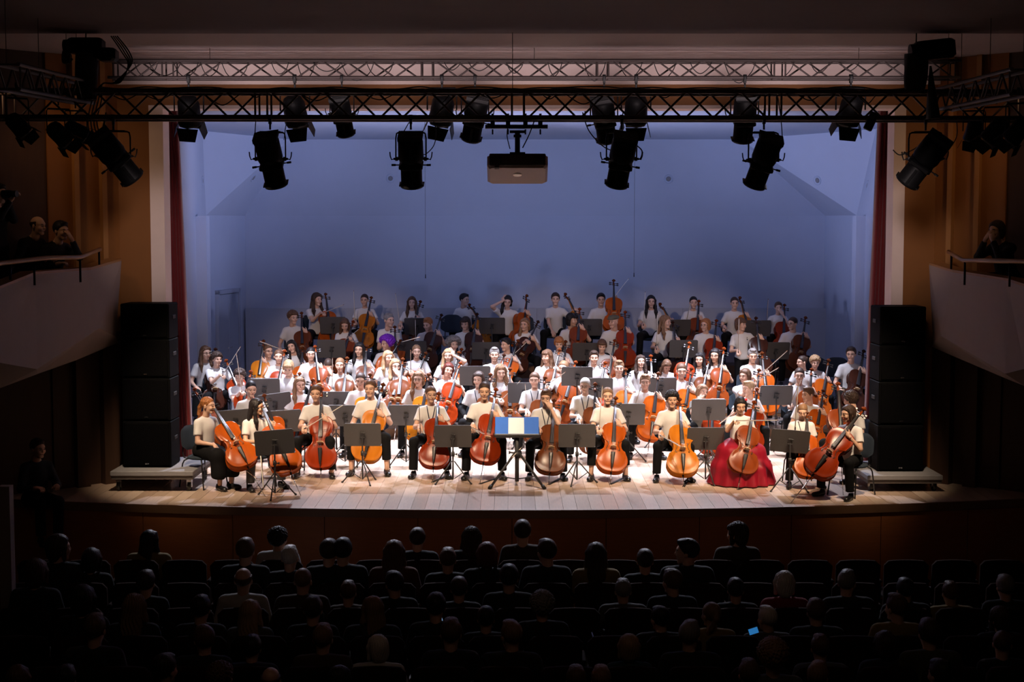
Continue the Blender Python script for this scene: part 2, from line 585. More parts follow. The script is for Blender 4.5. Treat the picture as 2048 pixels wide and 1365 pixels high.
def surface_net(F, lo, h):
    S = F < 0
    n = np.array(F.shape)
    c = S[:-1, :-1, :-1].astype(np.int8)
    for dx in (0, 1):
        for dy in (0, 1):
            for dz in (0, 1):
                if dx or dy or dz:
                    c = c + S[dx:n[0] - 1 + dx, dy:n[1] - 1 + dy, dz:n[2] - 1 + dz]
    act = (c > 0) & (c < 8)
    idx = np.argwhere(act)
    ids = np.full(act.shape, -1, np.int32)
    ids[act] = np.arange(len(idx), dtype=np.int32)
    i, j, k = idx.T
    cv = {}
    for dx in (0, 1):
        for dy in (0, 1):
            for dz in (0, 1):
                cv[(dx, dy, dz)] = F[i + dx, j + dy, k + dz]
    acc = np.zeros((len(idx), 3), np.float32)
    cnt = np.zeros(len(idx), np.float32)
    for a in range(3):
        for u in (0, 1):
            for v in (0, 1):
                p0 = [0, 0, 0]
                p0[(a + 1) % 3], p0[(a + 2) % 3] = u, v
                p1 = list(p0)
                p1[a] = 1
                f0, f1 = cv[tuple(p0)], cv[tuple(p1)]
                x = (f0 < 0) != (f1 < 0)
                t = np.where(x, f0 / np.where(x, f0 - f1, 1), 0)
                acc[:, a] += np.where(x, t, 0)
                acc[:, (a + 1) % 3] += np.where(x, u, 0)
                acc[:, (a + 2) % 3] += np.where(x, v, 0)
                cnt += x
    V = (idx + acc / cnt[:, None]) * h + lo
    quads = []
    for a in range(3):
        b, d = (a + 1) % 3, (a + 2) % 3
        sl0 = [slice(None)] * 3
        sl1 = [slice(None)] * 3
        sl0[a], sl1[a] = slice(0, n[a] - 1), slice(1, n[a])
        s0, s1 = S[tuple(sl0)], S[tuple(sl1)]
        e = np.argwhere(s0 != s1)
        if not len(e):
            continue
        ok = (e[:, b] > 0) & (e[:, d] > 0) & (e[:, b] < n[b] - 1) & (e[:, d] < n[d] - 1)
        e = e[ok]

        def cell(ob, od):
            q = e.copy()
            q[:, b] -= ob
            q[:, d] -= od
            return ids[q[:, 0], q[:, 1], q[:, 2]]
        q = np.stack([cell(1, 1), cell(0, 1), cell(0, 0), cell(1, 0)], 1)
        flip = ~s0[e[:, 0], e[:, 1], e[:, 2]]
        q[flip] = q[flip][:, ::-1]
        quads.append(q)
    Q = np.concatenate(quads) if quads else np.zeros((0, 4), np.int32)
    Q = Q[(Q >= 0).all(1)]
    return V.astype(np.float32), Q.astype(np.int32)


def xform(V, M):
    A = np.array(M, np.float32)
    return V @ A[:3, :3].T + A[:3, 3]


# ================================================================== THE SETTING
def front_y(x):
    return 17.5 + 0.018 * x * x


def quad_sheet(name, pts_faces, m, parent=None, thick=None):
    b = MB()
    for q in pts_faces:
        b.add(q, [tuple(range(len(q)))])
    o = b.build(name, m, parent)
    if thick:
        md = o.modifiers.new('thickness', 'SOLIDIFY')
        md.thickness = thick
        md.offset = -1
    return o


def build_stage_floor():
    xs = np.linspace(-6.9, 6.9, 24)
    b = MB()
    poly = [(x, front_y(x) + 0.02) for x in xs] + [(6.9, 31.2), (-6.9, 31.2)]
    b.prism(poly, -1.15, -0.035)
    fl = structure(b.build('floor_stage', M_UNDER))
    w = 0.17
    x = -6.85
    i = 0
    rnd = random.Random(3)
    while x < 6.8:
        x1 = min(x + w, 6.85)
        cuts = [None, rnd.uniform(18.6, 20.6) if i % 2 else rnd.uniform(20.8, 22.8), rnd.uniform(24.5, 27.0), 31.1]
        for k in range(3):
            a = cuts[k]
            ya0, ya1 = (front_y(x), front_y(x1)) if a is None else (a + 0.0015, a + 0.0015)
            yb = cuts[k + 1] - 0.0015
            g = 0.0016
            b = MB()
            z1 = rnd.uniform(-0.0012, 0.0)
            vs = [(x + g, ya0, -0.035), (x1 - g, ya1, -0.035), (x1 - g, yb, -0.035), (x + g, yb, -0.035),
                  (x + g, ya0, z1), (x1 - g, ya1, z1), (x1 - g, yb, z1), (x + g, yb, z1)]
            b.add(vs, [(0, 3, 2, 1), (4, 5, 6, 7), (0, 1, 5, 4), (1, 2, 6, 5), (2, 3, 7, 6), (3, 0, 4, 7)])
            b.build('plank', PLANKS[rnd.randrange(5)], fl)
        x = x1
        i += 1
    # stage front: a curved lip and upright panels
    fw = bpy.data.objects.new('wall_stage_front', None)
    link(fw)
    structure(fw)
    xs = np.linspace(-6.9, 6.9, 13)
    for a, c in zip(xs[:-1], xs[1:]):
        seg = np.linspace(a + 0.004, c - 0.004, 5)
        b = MB()
        poly = [(t, front_y(t) - 0.02) for t in seg] + [(t, front_y(t) + 0.015) for t in seg[::-1]]
        b.prism(poly, -1.2, -0.10)
        b.build('panel', M_FASCIA, fw)
    seg = np.linspace(-6.9, 6.9, 40)
    b = MB()
    poly = [(t, front_y(t) - 0.035) for t in seg] + [(t, front_y(t) - 0.001) for t in seg[::-1]]
    b.prism(poly, -0.10, 0.002)
    b.build('lip', M_LIP, fw)
    # hall floor
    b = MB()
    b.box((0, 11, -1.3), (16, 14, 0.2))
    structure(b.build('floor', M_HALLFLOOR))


def build_shell():
    T = [P(346, 320, 22.4), P(405, 262, 28.1), P(580, 279, 30.6), P(1480, 279, 30.6), P(1752, 258, 27.6), P(1800, 305, 22.4)]
    B0, BL, B2 = P(346, 442, 22.4), P(412, 431, 28.5), P(490, 432, 30.9)
    B3, BR, B5 = P(1650, 432, 30.9), P(1713, 431, 28.5), P(1770, 442, 22.4)
    b = MB()
    for q in ((T[0], B0, BL, T[1]), (T[1], BL, T[2]), (T[2], BL, B2), (T[2], B2, B3, T[3]), (T[3], B3, BR), (T[3], BR, T[4]), (T[4], BR, B5, T[5])):
        b.add(q, [tuple(range(len(q)))])
    cv = structure(b.build('ceiling_cove', M_SHELL))
    zt = T[2].z
    quad_sheet('ceiling_stage', [[(-7.8, 19.9, zt), (7.8, 19.9, zt), (7.8, 31.5, zt), (-7.8, 31.5, zt)]], M_SHELL2)['kind'] = 'structure'
    # upper side walls above the cove
    for nm, t0, t1, s in (('wall_stage_upper_left', T[0], T[1], -1), ('wall_stage_upper_right', T[5], T[4], 1)):
        q = [t0, t1, Vector((t1.x, t1.y, zt + 0.05)), Vector((t0.x, t0.y, zt + 0.05))]
        q2 = [Vector((t0.x + s * -0.02, 20.0, t0.z - 0.3)), t0, Vector((t0.x, t0.y, zt + 0.05)), Vector((t0.x + s * -0.02, 20.0, zt + 0.05))]
        structure(quad_sheet(nm, [q, q2], M_SHELL2))

    def down(p, z=0.0):
        return Vector((p.x, p.y, z))
    lw = [Vector((B0.x, 20.1, B0.z)), B0, BL, B2]
    rw = [Vector((B5.x + 0.1, 20.1, B5.z)), B5, BR, B3]
    wl = structure(quad_sheet('wall_stage_left', [[lw[i], lw[i + 1], down(lw[i + 1]), down(lw[i])] for i in range(3)], M_SHELL))
    wr = structure(quad_sheet('wall_stage_right', [[rw[i], rw[i + 1], down(rw[i + 1]), down(rw[i])] for i in range(3)], M_SHELL))
    wb = structure(quad_sheet('wall_back', [[B2, B3, down(B3), down(B2)]], M_SHELL))
    # piers before the side walls
    for par, p0, p1 in ((wl, P(383, 437, 26.2), P(412, 437, 26.2)), (wr, P(1713, 437, 26.2), P(1742, 437, 26.2))):
        b = MB()
        b.box(((p0.x + p1.x) / 2, 26.35, p0.z / 2 + 0.02), (p1.x - p0.x, 0.3, p0.z + 0.04))
        b.build('pier', M_SHELL, par)
    # panelled dado standing along the back wall
    x0, x1 = P(492, 600, 30.8).x, P(1655, 600, 30.8).x
    zt2 = P(1000, 617, 30.7).z
    n = 8
    dado = bpy.data.objects.new('wall_back_dado', None)
    link(dado)
    structure(dado)
    for i in range(n):
        a, c = x0 + (x1 - x0) * i / n, x0 + (x1 - x0) * (i + 1) / n
        b = MB()
        b.box(((a + c) / 2, 30.74, zt2 / 2), (c - a - 0.004, 0.08, zt2))
        b.build('panel', M_PANEL, dado)
    # double door in the side wall
    a, c = BL.lerp(B2, 0.22), BL.lerp(B2, 0.72)
    d = (c - a)
    d.z = 0
    ln = d.length
    ux = d.normalized()
    nrm = Vector((ux.y, -ux.x, 0))
    dm = frame(ux, nrm, Vector((0, 0, 1)), (a.x, a.y, 0.0))
    door = bpy.data.objects.new('door_1', None)
    link(door)
    structure(door)
    for k in range(2):
        b = MB()
        b.rbox((ln * (0.25 + 0.5 * k), 0.03, 1.08), (ln * 0.5 - 0.02, 0.05, 2.14), 0.01)
        lf = b.build('leaf', M_PANEL, door, dm)
        b = MB()
        b.cyl((ln * 0.5 + (k - .5) * 0.12, 0.05, 1.05), (ln * 0.5 + (k - .5) * 0.24, 0.07, 1.05), 0.012)
        b.build('handle', M_CHROME, lf)
    b = MB()
    b.box((-0.04, 0.03, 1.1), (0.08, 0.09, 2.26)).box((ln + 0.04, 0.03, 1.1), (0.08, 0.09, 2.26)).box((ln / 2, 0.03, 2.2), (ln + 0.16, 0.09, 0.08))
    b.build('frame', M_PANEL, door, dm)
    # recessed downlights in the cove
    bv = BVHTree.FromPolygons([tuple(v.co) for v in cv.data.vertices], [tuple(p.vertices) for p in cv.data.polygons])
    pr = MB()
    pr.lathe([(0.075, 0.0), (0.095, 0.0), (0.095, 0.012), (0.075, 0.012), (0.060, 0.002), (0.03, -0.004), (0.0005, -0.004)], 20)
    ring = pr.mesh('ring', M_SHELL2)
    gl = MB()
    gl.lathe([(0.0005, 0.006), (0.045, 0.006), (0.05, 0.004), (0.05, 0.010), (0.03, 0.014), (0.0005, 0.015)], 16)
    lens = gl.mesh('lens', M_DOLLY)
    spots = [(405, 362, 'above the stage door'), (507, 356, 'second one along the cove from the stage door'),
             (781, 357, 'beside the hanging lamp and microphone wire'), (1337, 358, 'between the two lamps beyond the projector'),
             (1635, 361, 'on the slope before the red curtain'), (1735, 371, 'close against the red curtain')]
    for px, py, w in spots:
        hit = bv.ray_cast(Vector((0, 0, CAM_H)), ray(px, py).normalized())
        if hit[0] is None:
            continue
        nn = hit[1]
        if nn.dot(ray(px, py)) > 0:
            nn = -nn
        q = nn.to_track_quat('Z', 'Y').to_matrix().to_4x4()
        t = thing('recessed_downlight', 'small round recessed downlight ' + w, 'downlight', hit[0], group='downlights in the stage cove')
        t.rotation_euler = q.to_euler()
        put('ring', ring, t)
        put('lens', lens, t)


def build_proscenium():
    Y = 19.6
    zb = -1.2
    ztop = P(1000, 165, Y).z

    def X(px):
        return P(px, 500, Y).x
    zc0, zc1 = P(1000, 218, Y).z, P(1000, 211, Y).z
    w = bpy.data.objects.new('wall_proscenium', None)
    link(w)
    structure(w)

    def blk(nm, x0, x1, z0, z1, m, dy=0.0, dep=0.35):
        b = MB()
        b.box(((x0 + x1) / 2, Y + dep / 2 - dy, (z0 + z1) / 2), (abs(x1 - x0), dep, z1 - z0))
        return b.build(nm, m, w)
    blk('flank', X(236), X(303), zb, ztop + .01, M_ORANGE)
    blk('flank', X(1806), X(1872), zb, ztop + .01, M_ORANGE)
    blk('frieze', X(303), X(1806), zc1, ztop + .01, M_ORANGE)
    blk('jamb', X(303), X(331), 0.0, zc1, M_CREAM, 0.03)
    blk('jamb', X(1783), X(1806), 0.0, zc1, M_CREAM, 0.03)
    blk('head_moulding', X(331), X(1783), zc0, zc1, M_CREAM, 0.03)
    blk('cornice', X(236), X(1872), ztop - 0.03, ztop + 0.02, M_CREAM, 0.05)
    # splayed walls between proscenium and the hall's side walls
    for side, x0, ribs in ((-1, X(240), (205, 150, 96)), (1, X(1868), (1903, 1957, 2012))):
        x1 = side * 7.1
        y1 = Y - (abs(x1) - abs(x0)) * 0.95
        nm = 'left' if side < 0 else 'right'
        a, c = Vector((x0, Y, 0)), Vector((x1, y1, 0))
        d = (c - a).normalized()
        n = Vector((d.y, -d.x, 0))
        if n.y > 0:
            n = -n
        sw = bpy.data.objects.new('wall_splay_' + nm, None)
        link(sw)
        structure(sw)
        L = (c - a).length
        mx = frame(d, n, Vector((0, 0, 1)), a)

        def pane(nm2, s0, s1, z0, z1, m, proud, dep=0.2):
            b = MB()
            b.box(((s0 + s1) / 2, proud - dep / 2, (z0 + z1) / 2), (s1 - s0, dep, z1 - z0))
            b.build(nm2, m, sw, mx)

        def along(px):
            # distance along the wall where the photo column px meets it
            r = ray(px, 400)
            k = r.x / r.y
            den = (d.x - k * d.y)
            return (k * a.y - a.x) / den
        ss = [0.0] + [along(p) for p in ribs] + [L]
        zs = 2.05
        for i in range(len(ss) - 1):
            pane('panel', ss[i] + 0.004, ss[i + 1] - 0.004, zs, ztop + 0.6, M_ORANGE if i < 3 else M_DARKWOOD_SHADE, -0.02 * (i % 2))
            pane('lower_panel', ss[i] + 0.004, ss[i + 1] - 0.004, zb, zs, M_DARKWOOD_SHADE, -0.03 * (i % 2))  # shade under the balcony is put into this darker colour
        for i, s in enumerate(ss[1:3]):
            pane('rib', s - 0.035, s + 0.035, zs, ztop + 0.6, M_RIB, 0.07, 0.1)
        for s in (ss[1], ss[2]):
            pane('column', s - 0.09, s + 0.09, zb, zs - 0.1, M_DARKWOOD_SHADE, 0.10, 0.2)
        b = MB()
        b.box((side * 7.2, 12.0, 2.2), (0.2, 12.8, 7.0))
        structure(b.build('wall_' + nm, M_DARKWOOD_SHADE))
    # hall ceiling: a pale strip before the proscenium, then the darker main ceiling
    zc = P(1000, 118, Y).z
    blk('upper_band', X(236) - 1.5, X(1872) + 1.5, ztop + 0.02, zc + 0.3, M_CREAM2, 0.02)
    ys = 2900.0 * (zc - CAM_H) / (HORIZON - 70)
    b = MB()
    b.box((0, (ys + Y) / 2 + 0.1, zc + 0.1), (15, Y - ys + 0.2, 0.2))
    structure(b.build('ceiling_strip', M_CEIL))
    b = MB()
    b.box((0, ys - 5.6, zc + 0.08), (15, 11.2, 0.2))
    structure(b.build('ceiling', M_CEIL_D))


def build_balcony(side, A, Cc, E, rail, posts):
    nm = 'left' if side < 0 else 'right'
    bal = bpy.data.objects.new('wall_balcony_' + nm, None)
    link(bal)
    structure(bal)
    Ap = [P(*a) for a in A]
    Cp = [P(*a) for a in Cc]
    Ep = [P(*a) for a in E]
    t = Vector((side * 0.22, 0.10, 0))
    I = [p + t for p in Ap]
    zf = 2.15
    n = len(Ap)
    for i in range(n - 1):
        b = MB()
        vs = [Ap[i], Ap[i + 1], Cp[i + 1], Cp[i], I[i], I[i + 1], Vector((I[i + 1].x, I[i + 1].y, zf - .2)), Vector((I[i].x, I[i].y, zf - .2))]
        b.add(vs, [(0, 1, 2, 3), (7, 6, 5, 4), (0, 4, 5, 1), (3, 2, 6, 7)])
        b.build('parapet', M_BALC, bal)
        b = MB()
        b.add([Cp[i], Cp[i + 1], Ep[i + 1], Ep[i]], [(0, 1, 2, 3)])
        b.build('soffit', M_BALC, bal)
        # wooden ledge on top
        b = MB()
        u = Vector((0, 0, 0.03))
        vs = [Ap[i], Ap[i + 1], I[i + 1], I[i], Ap[i] + u, Ap[i + 1] + u, I[i + 1] + u, I[i] + u]
        b.add(vs, [(0, 3, 2, 1), (4, 5, 6, 7), (0, 1, 5, 4), (1, 2, 6, 5), (2, 3, 7, 6), (3, 0, 4, 7)])
        b.build('ledge', M_WOODRAIL, bal)
    b = MB()
    fl = [Vector((p.x, p.y, zf - .2)) for p in I] + [Vector((side * 7.1, I[-1].y, zf - .2)), Vector((side * 7.1, 18.2, zf - .2))]
    b.add(fl, [tuple(range(len(fl)))])
    b.build('floor', M_DARKWOOD_SHADE, bal)
    RR = [P(*r) for r in rail]
    t = thing('balcony_rail', 'brown wooden handrail on the white balcony %s' % ('with three onlookers' if side < 0 else 'where one person sits'), 'handrail')
    b = MB()
    b.tube(RR, 0.028, 8)
    b.build('handrail', M_WOODRAIL, t)
    for p in posts:
        q = P(*p)
        b = MB()
        b.cyl((q.x, q.y, q.z - 0.30), q, 0.014)
        b.build('post', M_BLACK, t)


def build_curtain(px0t, px1t, px0b, px1b, label):
    Y0 = 20.25
    zt, zb = P(1000, 205, Y0).z, 0.03
    n, m = 48, 12
    b = MB()
    a0, a1 = P(px0t, 500, Y0).x, P(px1t, 500, Y0).x
    c0, c1 = P(px0b, 500, Y0).x, P(px1b, 500, Y0).x
    vs = []
    for k in range(m + 1):
        f = k / m
        z = zt + (zb - zt) * f
        for i in range(n + 1):
            u = i / n
            x = (a0 + (c0 - a0) * f) + ((a1 - a0) + ((c1 - c0) - (a1 - a0)) * f) * u
            y = Y0 + 0.045 * math.sin(u * 2 * PI * 5 + 0.6 * math.sin(f * 3)) + 0.015 * math.sin(u * 31 + f * 2)
            vs.append((x, y, z))
    fs = [(k * (n + 1) + i, k * (n + 1) + i + 1, (k + 1) * (n + 1) + i + 1, (k + 1) * (n + 1) + i) for k in range(m) for i in range(n)]
    b.add(vs, fs, 0, True)
    o = b.build('stage_curtain', M_CURTAIN)
    md = o.modifiers.new('cloth', 'SOLIDIFY')
    md.thickness = 0.02
    tag(o, label, 'curtain')


def build_speakers(side, pxl, pxr, ys, dolly, word):
    Y = 19.0
    x0, x1 = P(pxl, 700, Y).x, P(pxr, 700, Y).x
    zs = [P(pxl, y, Y).z for y in ys]
    where = ['top cabinet', 'second cabinet from the top', 'third cabinet from the top', 'bottom cabinet']
    for i in range(4):
        z1, z0 = zs[i], zs[i + 1]
        t = thing('loudspeaker', 'black loudspeaker, %s of the stack %s' % (where[i], word), 'loudspeaker',
                  ((x0 + x1) / 2, Y + 0.28, z0), group='stacked loudspeakers beside the stage')
        w, h = x1 - x0, z1 - z0 - 0.006
        b = MB()
        b.rbox((0, 0, h / 2), (w, 0.52, h), 0.012)
        b.build('cabinet', M_SPK, t)
        b = MB()
        b.rbox((0, -0.265, h / 2), (w - 0.05, 0.02, h - 0.05), 0.006)
        b.build('grille', M_GRILLE, t)
        b = MB()
        b.rbox((0, -0.278, 0.05), (0.05, 0.008, 0.018), 0.003)
        b.build('badge', M_CHROME, t)
        for s in (-1, 1):
            b = MB()
            b.rbox((s * (w / 2 + 0.002), 0.02, h * 0.6), (0.012, 0.16, 0.05), 0.004)
            b.build('handle', M_BLACKP, t)
    d0, d1 = P(dolly[0], 950, 18.75).x, P(dolly[1], 950, 18.75).x
    zt = zs[4] - 0.002
    t = thing('speaker_dolly', 'low wheeled platform under the loudspeaker stack ' + word, 'dolly', ((d0 + d1) / 2, 18.7, 0))
    b = MB()
    b.rbox((0, 0.62, zt - 0.03), (d1 - d0, 1.24, 0.06), 0.006)
    b.build('deck', M_DOLLY, t)
    b = MB()
    b.rbox((0, 0.62, zt - 0.085), (d1 - d0 - 0.02, 1.2, 0.05), 0.004)
    b.build('frame', M_DOLLYS, t)
    for sx in (-1, 1):
        for sy in (0.14, 1.1):
            b = MB()
            x = sx * ((d1 - d0) / 2 - 0.08)
            b.cyl((x - 0.02, sy, 0.065), (x + 0.02, sy, 0.065), 0.065, n=16)
            c = b.build('caster', M_BLACKP, t)
            b = MB()
            b.box((x, sy, zt - 0.13), (0.06, 0.09, 0.05)).box((x - .028, sy, 0.10), (0.008, 0.05, 0.10)).box((x + .028, sy, 0.10), (0.008, 0.05, 0.10))
            b.build('fork', M_CHROME, c)


LEVELS = [(0.0, 17.0, 23.85), (0.20, 23.85, 25.0), (0.32, 25.0, 26.05), (0.60, 26.05, 27.75), (0.90, 27.75, 30.2)]


def build_risers():
    words = ['lowest', 'second', 'third', 'topmost']
    for i, (z, y0, y1) in enumerate(LEVELS[1:]):
        xa = (-4.9, -4.7, -4.55, -4.3)[i]
        xb = (5.9, 5.9, 5.6, 5.5)[i]
        t = thing('riser_platform', 'dark stage riser step, %s of the four under the players' % words[i], 'platform', (0, 0, 0))
        n = 5
        for k in range(n):
            a, c = xa + (xb - xa) * k / n, xa + (xb - xa) * (k + 1) / n
            b = MB()
            b.rbox(((a + c) / 2, (y0 + y1) / 2, z - 0.03), (c - a - 0.006, y1 - y0 - 0.002, 0.06), 0.004)
            b.build('deck', M_RISERTOP, t)
            b = MB()
            b.box(((a + c) / 2, y0 + 0.02, (z - 0.06) / 2), (c - a - 0.01, 0.03, z - 0.065))
            b.build('front_board', M_RISER, t)


build_stage_floor()
build_shell()
build_proscenium()
build_balcony(-1, [(243, 522, 19.3), (182, 540, 18.3), (71, 549, 17.0), (0, 578, 16.0), (-160, 640, 14.3)],
              [(232, 674, 19.2), (198, 657, 18.4), (74, 739, 16.9), (0, 726, 16.0), (-160, 700, 14.3)],
              [(236, 686, 19.45), (150, 722, 18.6), (74, 749, 18.0), (0, 777, 17.2), (-160, 840, 15.8)],
              [(-60, 540, 15.6), (0, 527, 16.3), (95, 516, 17.0), (160, 515, 17.5), (200, 499, 18.7)],
              [(20, 524, 16.45), (68, 519, 16.8), (160, 515, 17.5), (198, 500, 18.6)])
build_balcony(1, [(1858, 530, 19.3), (1905, 545, 18.4), (2013, 562, 17.0), (2050, 574, 16.5), (2200, 625, 14.8)],
              [(1866, 688, 19.2), (1882, 672, 18.6), (2010, 748, 16.9), (2050, 738, 16.5), (2200, 710, 14.8)],
              [(1862, 694, 19.45), (1940, 727, 18.6), (2010, 757, 18.0), (2050, 773, 17.5), (2200, 840, 15.8)],
              [(1897, 504, 18.8), (1926, 521, 17.7), (1990, 522, 17.0), (2048, 523, 16.6), (2120, 535, 15.9)],
              [(1903, 508, 18.5), (1930, 521, 17.65), (2020, 522, 16.8)])
build_curtain(329, 358, 347, 378, 'red velvet stage curtain hanging beside the players nearest the door')
build_curtain(1753, 1786, 1733, 1768, 'red velvet stage curtain hanging opposite the stage door')
build_speakers(-1, 241, 338, (607, 679, 757, 843, 936), (222, 388), 'below the balcony with three onlookers')
build_speakers(1, 1760, 1852, (613, 691, 764, 851, 944), (1733, 1884), 'below the balcony with one onlooker')
build_risers()
b = MB()
b.box((-5.16, 14.62, -0.2), (0.12, 0.12, 2.0))
structure(b.build('wall_end_pier', M_BALC))


# ================================================================== OVERHEAD RIG
_bm = MB()
_bm.cyl((0, 0, 0), (0, 0, 1), 0.5, n=8, caps=False)
ROD_F = _bm.mesh('brace', M_TRUSSD)
ROD_R = _bm.mesh('brace', M_TRUSS)
_bm = MB()
_bm.cyl((0, 0, 0), (0, 0, 1), 0.5, n=14)
CHORD_F = _bm.mesh('chord', M_TRUSSD)
CHORD_R = _bm.mesh('chord', M_TRUSS)


def rod(name, me, a, b, r, parent):
    a, b = Vector(a), Vector(b)
    d = b - a
    m = Matrix.Translation(a) @ d.to_track_quat('Z', 'Y').to_matrix().to_4x4() @ Matrix.Diagonal((2 * r, 2 * r, d.length, 1))
    return put(name, me, parent, m)


def truss(label, p0, p1, w, h, joints, step, rc, rb, front=True, offset=0.0, floor_rows=True):
    """box truss from p0 to p1 (centre line of its upper near chord), joints: distances along it with coupling frames"""
    p0, p1 = Vector(p0), Vector(p1)
    d = (p1 - p0)
    L = d.length
    d.normalize()
    up = Vector((0, 0, 1))
    sd = d.cross(up).normalized()
    if sd.y < 0:
        sd = -sd
    t = thing('lighting_truss', label, 'truss')
    cm, bmesh_ = (CHORD_F, ROD_F) if front else (CHORD_R, ROD_R)
    rows = [p0, p0 - up * h, p0 + sd * w, p0 + sd * w - up * h]
    for q in rows:
        rod('chord', cm, q, q + d * L, rc, t)
    js = sorted([j for j in joints if 0 < j < L])
    edges = [0.0] + js + [L]
    for e0, e1 in zip(edges[:-1], edges[1:]):
        g = 0.10
        n = max(2, int(round((e1 - e0 - 2 * g) / step)))
        st = (e1 - e0 - 2 * g) / n
        for face, (qa, qb, ph) in enumerate(((rows[0], rows[1], 0), (rows[2], rows[3], 1))):
            for i in range(n):
                a = e0 + g + i * st
                s = (i + ph) % 2
                x0, x1 = (qa, qb) if s == 0 else (qb, qa)
                rod('brace', bmesh_, x0 + d * a, x1 + d * (a + st), rb, t)
    for j in edges:
        for o in (-0.07, 0.07):
            if 0 <= j + o <= L:
                for qa, qb in ((rows[0], rows[1]), (rows[2], rows[3]), (rows[0], rows[2]), (rows[1], rows[3])):
                    rod('end_post', bmesh_, qa + d * (j + o), qb + d * (j + o), rb, t)
    zc = P(1000, 118, 19.6).z + 0.01
    for f in (0.12, 0.5, 0.88):
        rod('suspension_wire', bmesh_, rows[0] + d * (L * f), Vector((rows[0].x + d.x * L * f, rows[0].y + d.y * L * f, zc)), 0.004, t)
    return t


YF = 16.92   # front truss depth
YR = 18.45   # rear truss depth
fa, fb = P(-120, 181, YF), P(2170, 184, YF)
jf = [P(px, 183, YF).x - fa.x for px in (0, 522, 1036, 1551, 2066)]
truss('dark aluminium lighting truss nearest the hall, carrying the projector and large spotlights', fa, fb, 0.29, P(1000, 183, YF).z - P(1000, 236, YF).z,
      jf, 0.30, 0.030, 0.0125)
ra, rb_ = P(215, 121, YR), P(1922, 121, YR)
jr = [P(px, 121, YR).x - ra.x for px in (335, 854, 1206, 1560)]
truss('pale aluminium lighting truss hung behind and above the front one', ra, rb_, 0.22, P(1000, 121, YR).z - P(1000, 155, YR).z, jr, 0.30, 0.020, 0.011, front=False)
truss('short side truss over the balcony with three onlookers', P(150, 166, 17.4), P(-10, 128, 14.2), 0.22, 0.24, [], 0.25, 0.020, 0.010, front=False)
truss('short side truss over the balcony with one onlooker', P(1905, 180, 17.4), P(2070, 138, 14.2), 0.22, 0.24, [], 0.25, 0.020, 0.010, front=False)

# ------------------------------------------------------------------ profile spotlights
def make_profile():
    """meshes of an ellipsoidal spotlight; local: axis -Z is the beam, pivot at the origin"""
    M = {}
    b = MB()
    b.lathe([(0.055, 0.27), (0.085, 0.255), (0.105, 0.22), (0.108, 0.02), (0.10, -0.02), (0.088, -0.05)][::-1], 18)
    b.box((0, 0.0, 0.24), (0.19, 0.19, 0.02))
    M['housing'] = b.mesh('housing', M_BLACK)
    b = MB()
    b.box((0, 0, 0), (0.205, 0.006, 0.05))
    M['fin'] = b.mesh('fin', M_BLACKP)
    b = MB()
    b.rbox((0, 0, -0.075), (0.20, 0.20, 0.07), 0.02)
    M['gate'] = b.mesh('gate', M_BLACK)
    b = MB()
    b.lathe([(0.088, -0.34), (0.098, -0.335), (0.098, -0.30), (0.090, -0.29), (0.090, -0.10), (0.080, -0.08)], 20)
    b.box((0, -0.095, -0.22), (0.02, 0.012, 0.20)).box((0.09, 0, -0.31), (0.03, 0.10, 0.012)).box((-0.09, 0, -0.31), (0.03, 0.10, 0.012))
    M['barrel'] = b.mesh('barrel', M_BLACK)
    b = MB()
    b.lathe([(0.0005, -0.352), (0.05, -0.346), (0.084, -0.338), (0.084, -0.33), (0.0005, -0.33)], 18)
    M['lens'] = b.mesh('lens', M_GLASSLAMP)
    b = MB()
    b.tube([(-0.175, 0, -0.02), (-0.175, 0, 0.20), (-0.165, 0, 0.245), (-0.14, 0, 0.255), (0.14, 0, 0.255), (0.165, 0, 0.245), (0.175, 0, 0.20), (0.175, 0, -0.02)], 0.009, 6)
    b.box((0, 0, 0.262), (0.24, 0.035, 0.012))
    M['yoke'] = b.mesh('yoke', M_BLACK)
    b = MB()
    b.cyl((0, 0, 0.26), (0, 0, 0.33), 0.012).box((0, 0, 0.355), (0.03, 0.06, 0.06)).cyl((-0.02, 0, 0.395), (0.02, 0, 0.395), 0.038, n=12)
    M['clamp'] = b.mesh('clamp', M_BLACKP)
    b = MB()
    b.cyl((0.10, 0, 0), (0.20, 0, 0), 0.014).box((0.165, 0, 0), (0.03, 0.045, 0.045)).tube([(0.20, 0, 0), (0.225, 0, -0.01), (0.24, 0, 0.03), (0.245, 0, 0.08)], 0.007, 6)
    M['tilt_lever'] = b.mesh('tilt_lever', M_BLACKP)
    b = MB()
    b.cyl((0.09, 0, -0.075), (0.13, 0, -0.075), 0.007).cyl((0.13, 0, -0.075), (0.165, 0, -0.075), 0.013, n=8)
    M['focus_knob'] = b.mesh('focus_knob', M_BLACKP)
    return M


PROF = make_profile()


